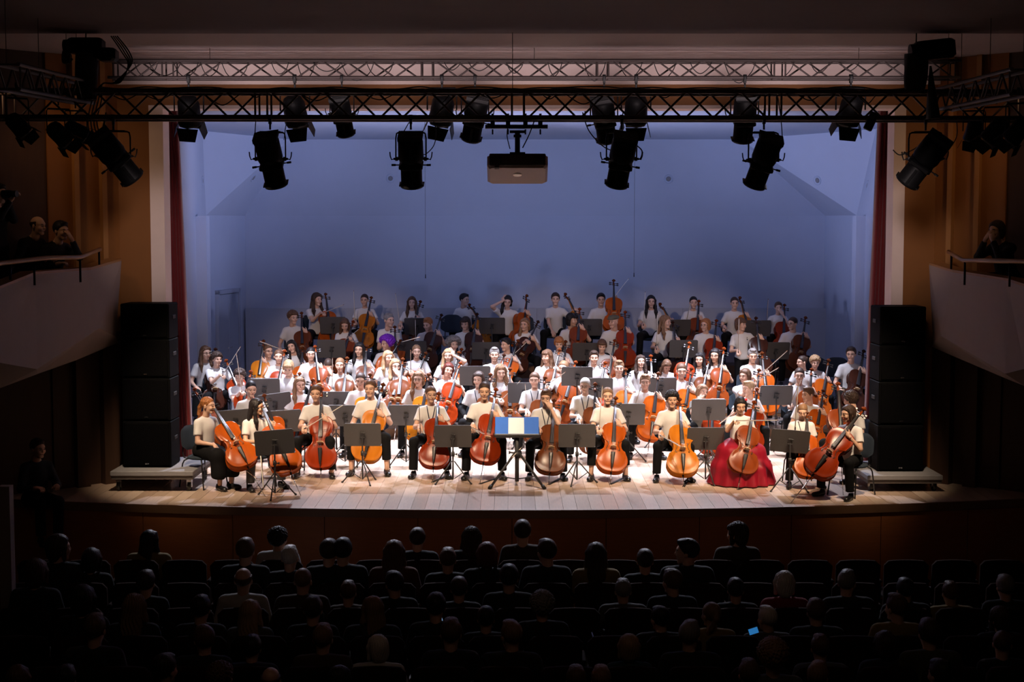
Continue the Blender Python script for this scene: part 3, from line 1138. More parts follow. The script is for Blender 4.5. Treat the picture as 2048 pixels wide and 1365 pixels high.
def profile_spot(px, py, Y, roll, lean, yaw, size, drop, label, fins=True):
    """px,py: pivot of the lamp; roll: tilt in the picture, lean: beam away from the hall; drop: pivot below its clamp"""
    p = P(px, py, Y)
    t = thing('profile_spotlight', label, 'spotlight', p, group='profile spotlights on the trusses', scale=size)
    yr = Matrix.Rotation(R(yaw), 4, 'Z')
    k = drop / size / 0.395
    ym = yr @ Matrix.Diagonal((1, 1, max(k, 0.4), 1))
    put('yoke', PROF['yoke'], t, ym)
    put('clamp', PROF['clamp'], t, yr @ Matrix.Translation((0, 0, 0.395 * max(k, 0.4) - 0.395)))
    bm_ = yr @ Matrix.Rotation(R(roll), 4, 'Y') @ Matrix.Rotation(R(lean), 4, 'X') @ Matrix.Diagonal((1.38, 1.38, 1.0, 1))
    h = put('housing', PROF['housing'], t, bm_)
    if fins:
        for i in range(9):
            put('fin', PROF['fin'], h, Matrix.Translation((0, -0.09 + i * 0.0225, 0.272)))
    put('gate', PROF['gate'], t, bm_)
    put('barrel', PROF['barrel'], t, bm_)
    put('lens', PROF['lens'], t, bm_)
    for s in (1, -1):
        fl = Matrix.Diagonal((s, 1, 1, 1))
        put('tilt_lever', PROF['tilt_lever'], t, yr @ fl)
        put('focus_knob', PROF['focus_knob'], t, bm_ @ fl)
    return t


zb_front = P(1000, 236, YF).z
zb_rear = P(1000, 155, YR).z


def hang(px, py, roll, lean, yaw, size, label, rear=False, fins=True):
    Y = (YR if rear else YF)
    dr = (zb_rear if rear else zb_front) - P(px, py, Y).z
    profile_spot(px, py, Y, roll, lean, yaw, size, max(dr, 0.2), label, fins)


hang(541, 318, -8, 24, 0, 1.0, 'black profile spotlight on a yoke, hanging above the stage door side of the front truss')
hang(822, 318, 0, 22, 0, 1.0, 'black profile spotlight with upright barrel hanging before the microphone wire')
hang(1243, 318, 9, 24, 0, 1.0, 'black profile spotlight hanging just past the projector, cable looping beside it')
hang(1527, 320, 16, 24, 0, 1.0, 'black profile spotlight tilted over, last one hung in front of the blue shell')
hang(228, 312, -38, 20, 12, 1.06, 'black profile spotlight tipped steeply against the ochre wall above the loudspeakers')
hang(1850, 318, 36, 20, -12, 1.06, 'black profile spotlight tipped steeply before the ochre wall beside the red curtain')
hang(684, 228, -8, 30, 0, 0.86, 'grey-nosed profile spotlight half hidden behind the front truss', True)
hang(950, 232, 12, 30, 0, 0.98, 'profile spotlight with worn metal gate hanging beside the projector bar', True)
hang(1208, 235, -10, 30, 0, 0.98, 'profile spotlight hanging directly behind the lamp past the projector', True)
hang(1489, 232, 0, 26, 0, 1.0, 'straight profile spotlight hanging behind the tilted last lamp', True)


# ------------------------------------------------------------------ fresnel lanterns (boxy, with barn doors)
def make_fresnel():
    M = {}
    b = MB()
    b.lathe([(0.135, -0.16), (0.14, -0.13), (0.13, -0.05), (0.125, 0.10), (0.10, 0.16), (0.06, 0.18)], 8)
    M['housing'] = b.mesh('housing', M_BLACK)
    b = MB()
    b.lathe([(0.0005, -0.175), (0.06, -0.168), (0.115, -0.155), (0.115, -0.14), (0.0005, -0.14)], 16)
    M['lens'] = b.mesh('lens', M_GLASSLAMP)
    b = MB()
    b.add([(-0.12, 0.13, -0.16), (0.12, 0.13, -0.16), (0.09, 0.17, -0.30), (-0.09, 0.17, -0.30),
           (-0.12, 0.136, -0.16), (0.12, 0.136, -0.16), (0.09, 0.176, -0.30), (-0.09, 0.176, -0.30)],
          [(0, 1, 2, 3), (7, 6, 5, 4), (0, 4, 5, 1), (1, 5, 6, 2), (2, 6, 7, 3), (3, 7, 4, 0)])
    M['barn_door'] = b.mesh('barn_door', M_BLACK)
    b = MB()
    b.tube([(-0.165, 0, 0), (-0.165, 0, 0.20), (-0.15, 0, 0.225), (0.15, 0, 0.225), (0.165, 0, 0.20), (0.165, 0, 0)], 0.009, 6)
    M['yoke'] = b.mesh('yoke', M_BLACK)
    b = MB()
    b.cyl((0, 0, 0.22), (0, 0, 0.28), 0.012).box((0, 0, 0.30), (0.03, 0.06, 0.05)).cyl((-0.02, 0, 0.335), (0.02, 0, 0.335), 0.036, n=12)
    M['clamp'] = b.mesh('clamp', M_BLACKP)
    return M


FRES = make_fresnel()


def fresnel(px, py, Y, roll, lean, yaw, size, drop, label):
    p = P(px, py, Y)
    t = thing('fresnel_lantern', label, 'spotlight', p, group='fresnel lanterns on the trusses', scale=size)
    yr = Matrix.Rotation(R(yaw), 4, 'Z')
    k = max(drop / size / 0.335, 0.4)
    put('yoke', FRES['yoke'], t, yr @ Matrix.Diagonal((1, 1, k, 1)))
    put('clamp', FRES['clamp'], t, yr @ Matrix.Translation((0, 0, 0.335 * (k - 1))))
    m = yr @ Matrix.Rotation(R(roll), 4, 'Y') @ Matrix.Rotation(R(lean), 4, 'X')
    put('housing', FRES['housing'], t, m)
    put('lens', FRES['lens'], t, m)
    for q in range(4):
        put('barn_door', FRES['barn_door'], t, m @ Matrix.Rotation(PI / 2 * q, 4, 'Z'))


for px, py, roll, lab in ((378, 222, 4, 'dark fresnel lantern behind the front truss, hanging over the red curtain near the stage door'),
                          (590, 222, -6, 'dark fresnel lantern behind the front truss, next to the grey-nosed spotlight'),
                          (884, 220, 12, 'dark fresnel lantern with open barn doors near the projector'),
                          (1272, 220, 0, 'square-looking fresnel lantern behind the front truss past the projector'),
                          (1701, 220, 5, 'dark fresnel lantern behind the front truss before the far red curtain')):
    Y = YR
    fresnel(px, py, Y, roll, 30, 0, 1.12, zb_rear - P(px, py, Y).z, lab)
for px, py, Y, roll, yaw, sz, lab in ((35, 250, 15.3, -45, 30, 0.7, 'outermost black lantern on the side truss above the three onlookers'),
                                      (118, 268, 16.6, -50, 30, 0.8, 'lantern with a bright metal rim on the side truss above the three onlookers'),
                                      (152, 262, 17.1, -62, 20, 0.75, 'black lantern on the side truss closest to the steeply tipped spotlight'),
                                      (1948, 262, 17.1, 14, -20, 0.75, 'black lantern with a drooping flap on the far side truss'),
                                      (1992, 262, 16.4, 40, -30, 0.85, 'large tilted black lantern in the middle of the far side truss'),
                                      (2036, 262, 15.8, 42, -30, 0.8, 'outermost tilted lantern on the far side truss')):
    fresnel(px, py, Y, roll, 15, yaw, sz, max(0.2, (P(150, 166, 17.4).z - 0.24) - P(px, py, Y).z), lab)


# ------------------------------------------------------------------ projector
def build_projector():
    Y = YF + 0.02
    x0, x1 = P(974, 330, Y).x, P(1096, 330, Y).x
    z1, z0 = P(1035, 303, Y).z, P(1035, 334, Y).z
    w = x1 - x0
    h = z1 - z0
    t = thing('projector', 'white video projector hung under the front truss, tipped towards the stage', 'projector', ((x0 + x1) / 2, Y, z0))
    rx = Matrix.Rotation(R(-25), 4, 'X')
    b = MB()
    b.rbox((0, 0.23, h / 2), (w, 0.46, h), 0.03)
    cs = b.build('case', M_PROJ, t, rx)
    b = MB()
    b.rbox((0, -0.003, h * 0.52), (w - 0.05, 0.02, h * 0.84), 0.01)
    fp = b.build('rear_panel', mat('projector_rear', (0.07, 0.052, 0.048), 0.6, noise=0.08, nscale=20), t, rx)
    for s in (-1, 1):
        for i in range(6):
            b = MB()
            b.box((s * (w / 2 - 0.10), -0.015, h * 0.22 + i * 0.018), (0.13, 0.008, 0.009))
            b.build('vent_slat', M_PROJD, fp)
    b = MB()
    b.rbox((-0.24, 0.02, 0.0), (0.055, 0.05, 0.02), 0.004)
    b.build('port', M_PROJD, t, rx)
    b = MB()
    b.lathe([(0.0005, -0.006), (0.025, -0.006), (0.05, -0.002), (0.055, 0.004), (0.0005, 0.006)], 18, Matrix.Translation((0, 0.20, -0.001)))
    b.build('lamp_cover', M_GILT, t, rx)
    zt = P(1035, 262, Y).z - z0
    b = MB()
    b.cyl((0, 0.14, h - 0.05), (0, 0.14, zt), 0.03).box((0, 0.14, h - 0.02), (0.18, 0.16, 0.03)).box((0, 0.14, zt), (0.18, 0.05, 0.03)).box((0, 0.14, zt - 0.05), (0.09, 0.08, 0.03))
    b.build('mount_pole', M_BLACK, t)
    # cross bar with clamps
    zb = P(1035, 252, Y).z
    b = MB()
    xa, xb = P(970, 252, Y).x, P(1096, 252, Y).x
    t2 = thing('mounting_bar', 'dark pipe clamped under the front truss, holding the projector', 'bar', (0, Y + 0.12, zb))
    b.cyl((xa, 0, 0), (xb, 0, 0), 0.024, n=12)
    b.build('pipe', M_TRUSSD, t2)
    for px in (985, 1016, 1051, 1081):
        x = P(px, 252, Y).x
        b = MB()
        b.box((x, 0, 0.03), (0.05, 0.07, 0.10)).cyl((x, 0, -0.09), (x, 0, -0.03), 0.009).box((x, 0, 0.10), (0.028, 0.05, 0.10))
        b.build('clamp', M_BLACK, t2)


build_projector()


# ------------------------------------------------------------------ hoists, bags, cables
def hoist(px, py0, py1, wpx, Y, label, body):
    t = thing('chain_hoist', label, 'hoist')
    x0, x1 = P(px - wpx / 2, py0, Y).x, P(px + wpx / 2, py0, Y).x
    zt, zb = P(px, py0, Y).z, P(px, py1, Y).z
    cx = (x0 + x1) / 2
    w = x1 - x0
    b = MB()
    n, m = 14, 8
    vs = []
    for k in range(m + 1):
        f = k / m
        for i in range(n):
            a = 2 * PI * i / n
            rr = (0.5 + 0.03 * math.sin(3 * a + 5 * f)) * (1 - 0.12 * f + 0.1 * math.sin(PI * f))
            vs.append((cx + math.cos(a) * w * rr, Y + math.sin(a) * w * 0.7 * rr, zt + (zb - zt) * f))
    fs = [(k * n + i, k * n + (i + 1) % n, (k + 1) * n + (i + 1) % n, (k + 1) * n + i) for k in range(m) for i in range(n)]
    fs += [tuple(range(n)), tuple(m * n + i for i in range(n - 1, -1, -1))]
    b.add(vs, fs, 0, True)
    b.build('chain_bag', M_CABLE, t)
    for (ax, ay, bw, bh, rot) in body:
        q = P(ax, ay, Y)
        b = MB()
        s = Y / F_PX
        b.rbox((0, 0, 0), (bw * s, 0.22, bh * s), 0.03)
        b.cyl((-bw * s * .5, 0, 0), (-bw * s * .5 - 0.05, 0, 0), bh * s * 0.42, n=14)
        b.build('motor', M_BLACK, t, Matrix.Translation(q) @ Matrix.Rotation(R(rot), 4, 'Y'))
    b = MB()
    b.cyl((cx, Y, zt - 0.05), (cx, Y, P(px, 60, Y).z), 0.008)
    b.build('chain', M_BLACK, t)


hoist(172, 84, 200, 44, YF + 0.05, 'black chain hoist with a tall cloth bag hung above the tipped spotlight by the onlookers',
      [(172, 92, 70, 30, 0), (216, 110, 36, 26, 0)])
hoist(1832, 108, 180, 46, YF + 0.05, 'bulky black chain hoist above the truss near the far red curtain', [(1868, 100, 78, 38, -6)])
# hanging cone-shaped chain bag
b = MB()
q0, q1 = P(1861, 132, YF - 0.05), P(1866, 238, YF - 0.05)
b.cyl(q1, q0, 0.085, 0.012, n=14)
o = b.build('chain_bag', M_CABLE)
tag(o, 'narrow black cone-shaped chain bag hanging over the far end of the front truss', 'bag')


def cable(pts, r, label, sag=True, group='slack cables on the trusses'):
    """pts: photo pixels with depth; a smooth curve through them"""
    W = [P(*p) for p in pts]
    out = []
    n = len(W)
    for i in range(n - 1):
        p0, p1, p2, p3 = W[max(i - 1, 0)], W[i], W[i + 1], W[min(i + 2, n - 1)]
        for k in range(8):
            t = k / 8
            out.append(0.5 * ((2 * p1) + (p2 - p0) * t + (2 * p0 - 5 * p1 + 4 * p2 - p3) * t * t + (3 * p1 - p0 - 3 * p2 + p3) * t ** 3))
    out.append(W[-1])
    b = MB()
    b.tube(out, r, 5)
    o = b.build('cable', M_CABLE)
    tag(o, label, 'cable', group)


yf, yr = YF + 0.1, YR + 0.1
for k in range(3):
    cable([(150 + 3 * k, 90, yf), (130 + 6 * k, 100, yf - .05), (128 + 5 * k, 124, yf - .05), (140 + 2 * k, 118, yf)], 0.022 - 0.003 * k,
          '%s thick cable loop beside the tall cloth hoist bag' % ('outer', 'middle', 'inner')[k])
for k in range(4):
    cable([(222 + 4 * k, 72, yf - .1), (244 + 5 * k, 105, yf - .1), (256 + 2 * k, 130, yf - .1), (240 - 4 * k, 165, yf), (205, 168, yf), (185 + 6 * k, 200, yf),
           (176 + 6 * k, 245, yf), (185 + 7 * k, 272 + 3 * k, yf), (205, 262, yf), (212, 225, yf)], 0.008,
          '%s strand of the cable bundle drooping past the tipped spotlight' % ORD[k + 1])
rnd = random.Random(11)
k = 0
for px in (292, 330, 372, 420, 470, 560, 612, 655, 715, 760):
    k += 1
    w, d = rnd.uniform(16, 34), rnd.uniform(18, 38)
    cable([(px - w, 124, yr), (px - w * .6, 124 + d * .7, yr), (px, 124 + d, yr), (px + w * .7, 124 + d * .6, yr), (px + w, 122, yr)], 0.006,
          '%s drooping cable loop along the rear truss, counted from the stage door' % ORD[k])
for px in (905, 960, 1030, 1110, 1190, 1262, 1330, 1402, 1480, 1560, 1640, 1700):
    k += 1
    w, d = rnd.uniform(14, 32), rnd.uniform(16, 42)
    cable([(px - w, 124, yr), (px - w * .6, 124 + d * .7, yr), (px, 124 + d, yr), (px + w * .7, 124 + d * .5, yr), (px + w, 122, yr)], 0.006,
          '%s drooping cable loop along the rear truss, counted from the stage door' % ORD[k])
j = 0
for px in (250, 318, 446, 512, 634, 760, 884, 985, 1100, 1168, 1330, 1410, 1500, 1620, 1735):
    j += 1
    w, d = rnd.uniform(22, 48), rnd.uniform(8, 32)
    cable([(px - w, 178, yf), (px - w * .5, 182 + d * .6, yf), (px, 182 + d, yf), (px + w * .5, 182 + d * .5, yf), (px + w, 178, yf)], 0.007,
          '%s cable swag inside the front truss, counted from the stage door' % ORD[j])
for q in range(4):
    pts = [(200 + 46 * i, 176 + 3 * q + rnd.uniform(-3, 5), yf - 0.06 + 0.05 * q) for i in range(36)]
    cable(pts, 0.008, '%s long cable lying along the top of the front truss' % ORD[q + 1])
cable([(512, 236, yf), (510, 270, yf), (513, 300, yf), (516, 312, yf)], 0.006, 'power cable dropping to the lamp nearest the stage door')
cable([(866, 238, yf), (872, 262, yf), (868, 290, yf), (852, 308, yf), (842, 308, yf)], 0.006, 'power cable curving into the upright lamp')
cable([(818, 245, yf), (802, 275, yf), (800, 295, yf), (806, 304, yf)], 0.006, 'thin safety cable beside the upright lamp')
cable([(1165, 225, yf), (1178, 262, yf), (1205, 292, yf), (1228, 303, yf)], 0.007, 'long cable sweeping down to the lamp past the projector')
cable([(1272, 290, yf), (1284, 302, yf), (1280, 318, yf), (1266, 318, yf)], 0.008, 'small thick cable loop on the lamp past the projector')
cable([(1556, 195, yf), (1562, 240, yf), (1564, 280, yf), (1556, 310, yf)], 0.006, 'power cable dropping to the tilted last lamp')
cable([(1786, 300, yf), (1800, 310, yf), (1825, 300, yf), (1850, 284, yf)], 0.007, 'cable swinging before the far cream jamb')
cable([(1912, 232, yf), (1914, 270, yf), (1900, 296, yf), (1888, 300, yf)], 0.006, 'cable rising from the steeply tipped lamp by the far curtain')
cable([(1018, 240, yf), (1014, 270, yf), (1020, 298, yf)], 0.006, 'cable dropping to the projector beside its pole')
cable([(1070, 238, yf), (1058, 270, yf), (1045, 296, yf)], 0.007, 'cable sweeping to the projector behind its pole')
for px, y0, y1, w in ((851, 212, 553, 'nearer the stage door'), (1268, 300, 550, 'past the projector')):
    Yw = 21.4
    a, c = P(px, y0, Yw), P(px, y1, Yw)
    t = thing('hanging_microphone', 'thin microphone wire hanging before the blue wall ' + w, 'microphone', c)
    b = MB()
    b.cyl((0, 0, 0.02), (0, 0, 5.30 - c.z), 0.0022, n=5)
    b.build('wire', M_CABLE, t)
    b = MB()
    b.cyl((0, 0, -0.03), (0, 0, 0.03), 0.007, 0.005, n=8)
    b.build('capsule', M_BLACK, t)
# small clamps, bag and scoop on the far end of the trusses
b = MB()
b.rbox((0, 0, 0), (0.10, 0.05, 0.22), 0.01, Matrix.Rotation(R(24), 3, 'Y'))
b.cyl((-0.10, 0, 0.05), (-0.02, 0, -0.03), 0.006)
tag(b.build('effects_bar', M_BLACKP, None, Matrix.Translation(P(1742, 243, YF))), 'small black bar lamp dangling under the truss at the far curtain', 'lamp')


# ================================================================== INSTRUMENTS AND FURNITURE (shared meshes)
def catmull(pts, n=5, closed=False):
    out = []
    N = len(pts)
    for i in range(N - 1):
        p0, p1, p2, p3 = [np.array(pts[j]) for j in (max(i - 1, 0), i, i + 1, min(i + 2, N - 1))]
        for k in range(n):
            t = k / n
            out.append(tuple(0.5 * (2 * p1 + (p2 - p0) * t + (2 * p0 - 5 * p1 + 4 * p2 - p3) * t * t + (3 * p1 - p0 - 3 * p2 + p3) * t ** 3)))
    out.append(tuple(pts[-1]))
    return out


def make_cello():
    M = {}
    low = catmull([(0.0, 0.0), (0.07, 0.004), (0.14, 0.028), (0.195, 0.085), (0.219, 0.155), (0.213, 0.22), (0.192, 0.275), (0.176, 0.318)], 4)
    mid = catmull([(0.176, 0.318), (0.145, 0.338), (0.124, 0.372), (0.117, 0.415), (0.121, 0.46), (0.135, 0.49), (0.154, 0.508)], 4)
    upp = catmull([(0.154, 0.508), (0.160, 0.545), (0.170, 0.595), (0.170, 0.64), (0.155, 0.69), (0.118, 0.73), (0.065, 0.75), (0.0, 0.757)], 4)
    half = low + mid[1:] + upp[1:]
    out = half[:-1] + [(-x, z) for x, z in half[::-1]][:-1]
    n = len(out)
    D = 0.058
    cz = 0.37

    def ring(f, y, dx=0.0):
        r = []
        for x, z in out:
            r.append((x * f, y, cz + (z - cz) * (f if f < 0.99 else f)))
        return r
    b = MB()
    prof = [(0.985, -D + 0.004, 0), (1.012, -D, 0), (1.012, -D - 0.006, 0), (0.985, -D - 0.008, 0), (0.93, -D - 0.006, 0), (0.80, -D - 0.014, 0), (0.6, -D - 0.023, 0), (0.35, -D - 0.028, 0), (0.08, -D - 0.029, 0)]
    back = [(0.985, D - 0.004, 0), (1.012, D, 0), (1.012, D + 0.006, 0), (0.93, D + 0.006, 0), (0.75, D + 0.016, 0), (0.4, D + 0.025, 0), (0.08, D + 0.027, 0)]
    rings = [ring(f, y) for f, y, _ in prof[::-1]] + [ring(f, y) for f, y, _ in back]
    vs = [p for r in rings for p in r]
    fs = []
    for k in range(len(rings) - 1):
        for i in range(n):
            j = (i + 1) % n
            fs.append((k * n + i, k * n + j, (k + 1) * n + j, (k + 1) * n + i))
    fs.append(tuple(range(n - 1, -1, -1)))
    fs.append(tuple((len(rings) - 1) * n + i for i in range(n)))
    b.add(vs, fs, 0, True)
    M['body'] = b.mesh('body', VARN['red'])
    bv = BVHTree.FromPolygons(vs, fs)

    def front(x, z):
        h = bv.ray_cast(Vector((x, -1, z)), Vector((0, 1, 0)))
        return h[0].y if h[0] is not None else -D
    # f-holes
    for s, nm in ((1, 'f_hole_a'), (-1, 'f_hole_b')):
        pts = catmull([(0.062, 0.445), (0.072, 0.452), (0.078, 0.438), (0.068, 0.418), (0.080, 0.375), (0.098, 0.335), (0.090, 0.312), (0.080, 0.318), (0.084, 0.330)], 4)
        b = MB()
        b.tube([(s * x, front(s * x, z) - 0.0005, z) for x, z in pts], 0.0042, 5)
        M[nm] = b.mesh('f_hole', M_EBONY)
    # neck and pegbox, scroll
    b = MB()
    b.tube([(0, -0.045, 0.70), (0, -0.056, 0.76), (0, -0.060, 0.80), (0, -0.062, 0.95), (0, -0.063, 1.035)], [0.030, 0.030, 0.022, 0.018, 0.016], 10)
    M['neck'] = b.mesh('neck', VARN['red'])
    b = MB()
    pts = []
    for i in range(22):
        t = i / 21
        a = -PI * 0.5 + t * 2 * PI * 1.5
        r = 0.030 * (1 - t) + 0.006
        pts.append((0, -0.055 + 0.028 + math.sin(a) * r * -1.0 - 0.02, 1.165 + math.cos(a) * r * 1.0))
    b.tube([(0, -0.063, 1.03), (0, -0.050, 1.06), (0, -0.035, 1.10), (0, -0.028, 1.135)], [0.020, 0.022, 0.019, 0.015], 8)
    # volute: a stack of shrinking discs across x
    for x, r in ((-0.030, 0.011), (-0.022, 0.018), (-0.014, 0.025), (0.0, 0.031), (0.014, 0.025), (0.022, 0.018), (0.030, 0.011)):
        b.cyl((x - 0.006, -0.050, 1.165), (x + 0.006, -0.050, 1.165), r, n=14)
    b.tube([(0, -0.028, 1.12), (0, -0.018, 1.15), (0, -0.022, 1.185), (0, -0.045, 1.198)], [0.015, 0.013, 0.012, 0.012], 8)
    M['scroll'] = b.mesh('scroll', VARN['brown'])
    for i, (s, z) in enumerate(((1, 1.055), (-1, 1.075), (1, 1.095), (-1, 1.115))):
        b = MB()
        b.cyl((0, -0.045, z), (s * 0.055, -0.045, z), 0.006, n=8).cyl((s * 0.05, -0.045, z), (s * 0.062, -0.045, z), 0.009, n=8)
        b.rbox((s * 0.078, -0.045, z), (0.034, 0.012, 0.030), 0.005)
        M['peg%d' % i] = b.mesh('peg', M_EBONY)
    # fingerboard
    b = MB()
    sec = [(-1, 0.0), (-0.85, -0.006), (0, -0.011), (0.85, -0.006), (1, 0.0)]
    vs = []
    for z, w, y in ((0.44, 0.031, -0.118), (0.75, 0.023, -0.093), (1.032, 0.0155, -0.078)):
        vs += [(u * w, y + dy, z) for u, dy in sec] + [(w, y + 0.012, z), (-w, y + 0.012, z)]
    fs = [tuple(range(6, -1, -1)), tuple(14 + i for i in range(7))]
    for k in range(2):
        for i in range(7):
            j = (i + 1) % 7
            fs.append((k * 7 + i, k * 7 + j, k * 7 + 7 + j, k * 7 + 7 + i))
    b.add(vs, fs)
    b.box((0, -0.088, 1.035), (0.032, 0.016, 0.008))
    M['fingerboard'] = b.mesh('fingerboard', M_EBONY)
    # bridge
    fy = front(0, 0.355)
    b = MB()
    poly = [(-0.046, 0), (-0.022, 0), (-0.012, 0.022), (0.012, 0.022), (0.022, 0), (0.046, 0), (0.044, 0.012), (0.034, 0.03), (0.038, 0.055), (0.044, 0.072), (0.0, 0.092), (-0.044, 0.072), (-0.038, 0.055), (-0.034, 0.03), (-0.044, 0.012)]
    mx = frame((1, 0, 0), (0, -1, 0), (0, 0, -1), (0, fy + 0.004, 0.36))
    b.prism(poly, 0.0, 0.010, mx)
    M['bridge'] = b.mesh('bridge', M_MAPLE)
    top = fy - 0.085
    # tailpiece
    b = MB()
    vs = []
    for z, w, y, h in ((0.045, 0.012, -0.098, 0.010), (0.09, 0.017, -0.108, 0.012), (0.22, 0.027, -0.128, 0.014), (0.262, 0.031, -0.134, 0.014), (0.270, 0.028, -0.134, 0.010)):
        vs += [(-w, y + h * .5, z), (w, y + h * .5, z), (w, y - h * .2, z), (0.4 * w, y - h * .6, z), (-0.4 * w, y - h * .6, z), (-w, y - h * .2, z)]
    fs = [tuple(range(6)), tuple(24 + i for i in range(5, -1, -1))]
    for k in range(4):
        for i in range(6):
            j = (i + 1) % 6
            fs.append((k * 6 + i, k * 6 + 6 + i, k * 6 + 6 + j, k * 6 + j))
    b.add(vs, fs, 0, False)
    b.tube([(0, -0.10, 0.05), (0, -0.085, 0.0), (0, -0.06, -0.012)], 0.004, 5)
    M['tailpiece'] = b.mesh('tailpiece', M_EBONY)
    for i in range(4):
        u = (i - 1.5) / 1.5
        b = MB()
        b.tube([(u * 0.011, -0.091, 1.035), (u * 0.017, top, 0.357), (u * 0.020, -0.137, 0.262)], 0.0016, 4)
        M['string%d' % i] = b.mesh('string', M_STRING)
    b = MB()
    b.cyl((0, 0, 0), (0, 0, -1), 0.0055, n=8, caps=True)
    M['endpin'] = b.mesh('endpin', M_CHROME)
    b = MB()
    b.cyl((0, 0, 0.01), (0, 0, -0.03), 0.016, 0.011, n=10)
    M['endpin_plug'] = b.mesh('endpin_plug', M_EBONY)
    return M


CELLO = make_cello()


def place_cello(scroll, axis, nrm, size, floor_z, col, label, detail):
    """axis: from body bottom to scroll; nrm: out of the top plate"""
    a = Vector(axis).normalized()
    n = Vector(nrm)
    n = (n - a * n.dot(a)).normalized()
    y = -n
    x = y.cross(a).normalized()
    L = 1.19 * size
    base = Vector(scroll) - a * L
    t = thing('cello', label, 'cello', base, group='cellos of the orchestra', scale=size)
    t.rotation_mode = 'QUATERNION'
    t.rotation_quaternion = frame(x, y, a).to_3x3().to_quaternion()
    v = VARN[col]
    bd = put('body', CELLO['body'], t, None, [v])
    put('f_hole', CELLO['f_hole_a'], bd)
    put('f_hole', CELLO['f_hole_b'], bd)
    nk = put('neck', CELLO['neck'], t, None, [v])
    sc_ = put('scroll', CELLO['scroll'], t, None, [VARN['brown'] if col not in ('dark', 'red', 'rust') else VARN['rust' if col != 'dark' else 'dark']])
    for i in range(4):
        put('peg', CELLO['peg%d' % i], sc_)
    put('fingerboard', CELLO['fingerboard'], t)
    put('bridge', CELLO['bridge'], t)
    put('tailpiece', CELLO['tailpiece'], t)
    if detail:
        for i in range(4):
            put('string', CELLO['string%d' % i], t)
    put('endpin_plug', CELLO['endpin_plug'], t)
    ln = max(0.05, (base.z - floor_z) / max(a.z, 0.3) / size)
    put('endpin', CELLO['endpin'], t, Matrix.Diagonal((1, 1, ln, 1)))
    return t, base


def make_bow():
    M = {}
    b = MB()
    b.tube([(0, 0, 0), (0, 0.004, 0.2), (0, 0.006, 0.4), (0, 0.0, 0.6), (0, -0.006, 0.70), (0, -0.012, 0.715)], [0.0052, 0.005, 0.0048, 0.0042, 0.004, 0.004], 6)
    b.tube([(0, -0.004, 0.70), (0, -0.022, 0.712), (0, -0.026, 0.705)], [0.005, 0.005, 0.004], 6)
    M['stick'] = b.mesh('stick', M_STICK)
    b = MB()
    b.box((0, -0.021, 0.375), (0.009, 0.0025, 0.66))
    M['hair'] = b.mesh('bow_hair', M_BOWHAIR)
    b = MB()
    b.rbox((0, -0.013, 0.045), (0.013, 0.022, 0.05), 0.003)
    M['frog'] = b.mesh('frog', M_EBONY)
    return M


BOW = make_bow()


def place_bow(frog, tip, label):
    d = (Vector(tip) - Vector(frog)).normalized()
    y = Vector((0, 1, 0))
    y = (y - d * y.dot(d))
    if y.length < 0.05:
        y = Vector((0, 0, 1)) - d * d.z
    y.normalize()
    x = y.cross(d)
    t = thing('cello_bow', label, 'bow', frog, group='cello bows')
    t.rotation_mode = 'QUATERNION'
    t.rotation_quaternion = frame(x, y, d).to_3x3().to_quaternion()
    put('stick', BOW['stick'], t)
    put('bow_hair', BOW['hair'], t)
    put('frog', BOW['frog'], t)


# ------------------------------------------------------------------ chair
def make_chair():
    M = {}
    s = SDF(0.018)
    s.ell((0, 0, 0.435), (0.24, 0.225, 0.045), k=0.0)
    s.plane((0, 0, 0.415), (0, 0, -1))
    M['seat'] = np_mesh('seat', *s.mesh(), [M_CHAIRF])
    b = MB()
    # curved, rounded backrest: grid shell
    nu, nv = 12, 10
    vs = []
    for sgn in (0, 1):
        for j in range(nv + 1):
            v = j / nv * 2 - 1
            for i in range(nu + 1):
                u = i / nu * 2 - 1
                w = 0.225 * (1 - 0.25 * abs(v) ** 6) * (1 - 0.05 * v)
                xx = u * w
                zz = 0.70 + v * 0.175 * (1 - 0.22 * abs(u) ** 4)
                e = 1 - max(abs(u), abs(v)) ** 8
                yy = 0.235 - 0.05 * u * u + 0.06 * (v + 1) * 0.5 + (0.018 if sgn else -0.018) * e
                vs.append((xx, yy, zz))
    N = (nu + 1) * (nv + 1)
    fs = []
    for sgn in (0, 1):
        for j in range(nv):
            for i in range(nu):
                q = (sgn * N + j * (nu + 1) + i, sgn * N + j * (nu + 1) + i + 1, sgn * N + (j + 1) * (nu + 1) + i + 1, sgn * N + (j + 1) * (nu + 1) + i)
                fs.append(q if sgn == 0 else q[::-1])
    b.add(vs, fs, 0, True)
    M['backrest'] = b.mesh('backrest', M_CHAIRF)
    for i, (sx, sy) in enumerate(((-1, -1), (1, -1), (-1, 1), (1, 1))):
        b = MB()
        b.tube([(sx * 0.17, sy * 0.14, 0.415), (sx * 0.20, sy * 0.18, 0.39), (sx * 0.215, sy * 0.20, 0.34), (sx * 0.235, sy * 0.25, 0.0)], 0.011, 7)
        M['leg%d' % i] = b.mesh('leg', M_CHAIRL)
    for i, sx in enumerate((-1, 1)):
        b = MB()
        b.tube([(sx * 0.14, 0.15, 0.41), (sx * 0.14, 0.25, 0.42), (sx * 0.14, 0.275, 0.48), (sx * 0.13, 0.26, 0.66)], 0.010, 7)
        M['up%d' % i] = b.mesh('back_support', M_CHAIRL)
    return M


CHAIR = make_chair()


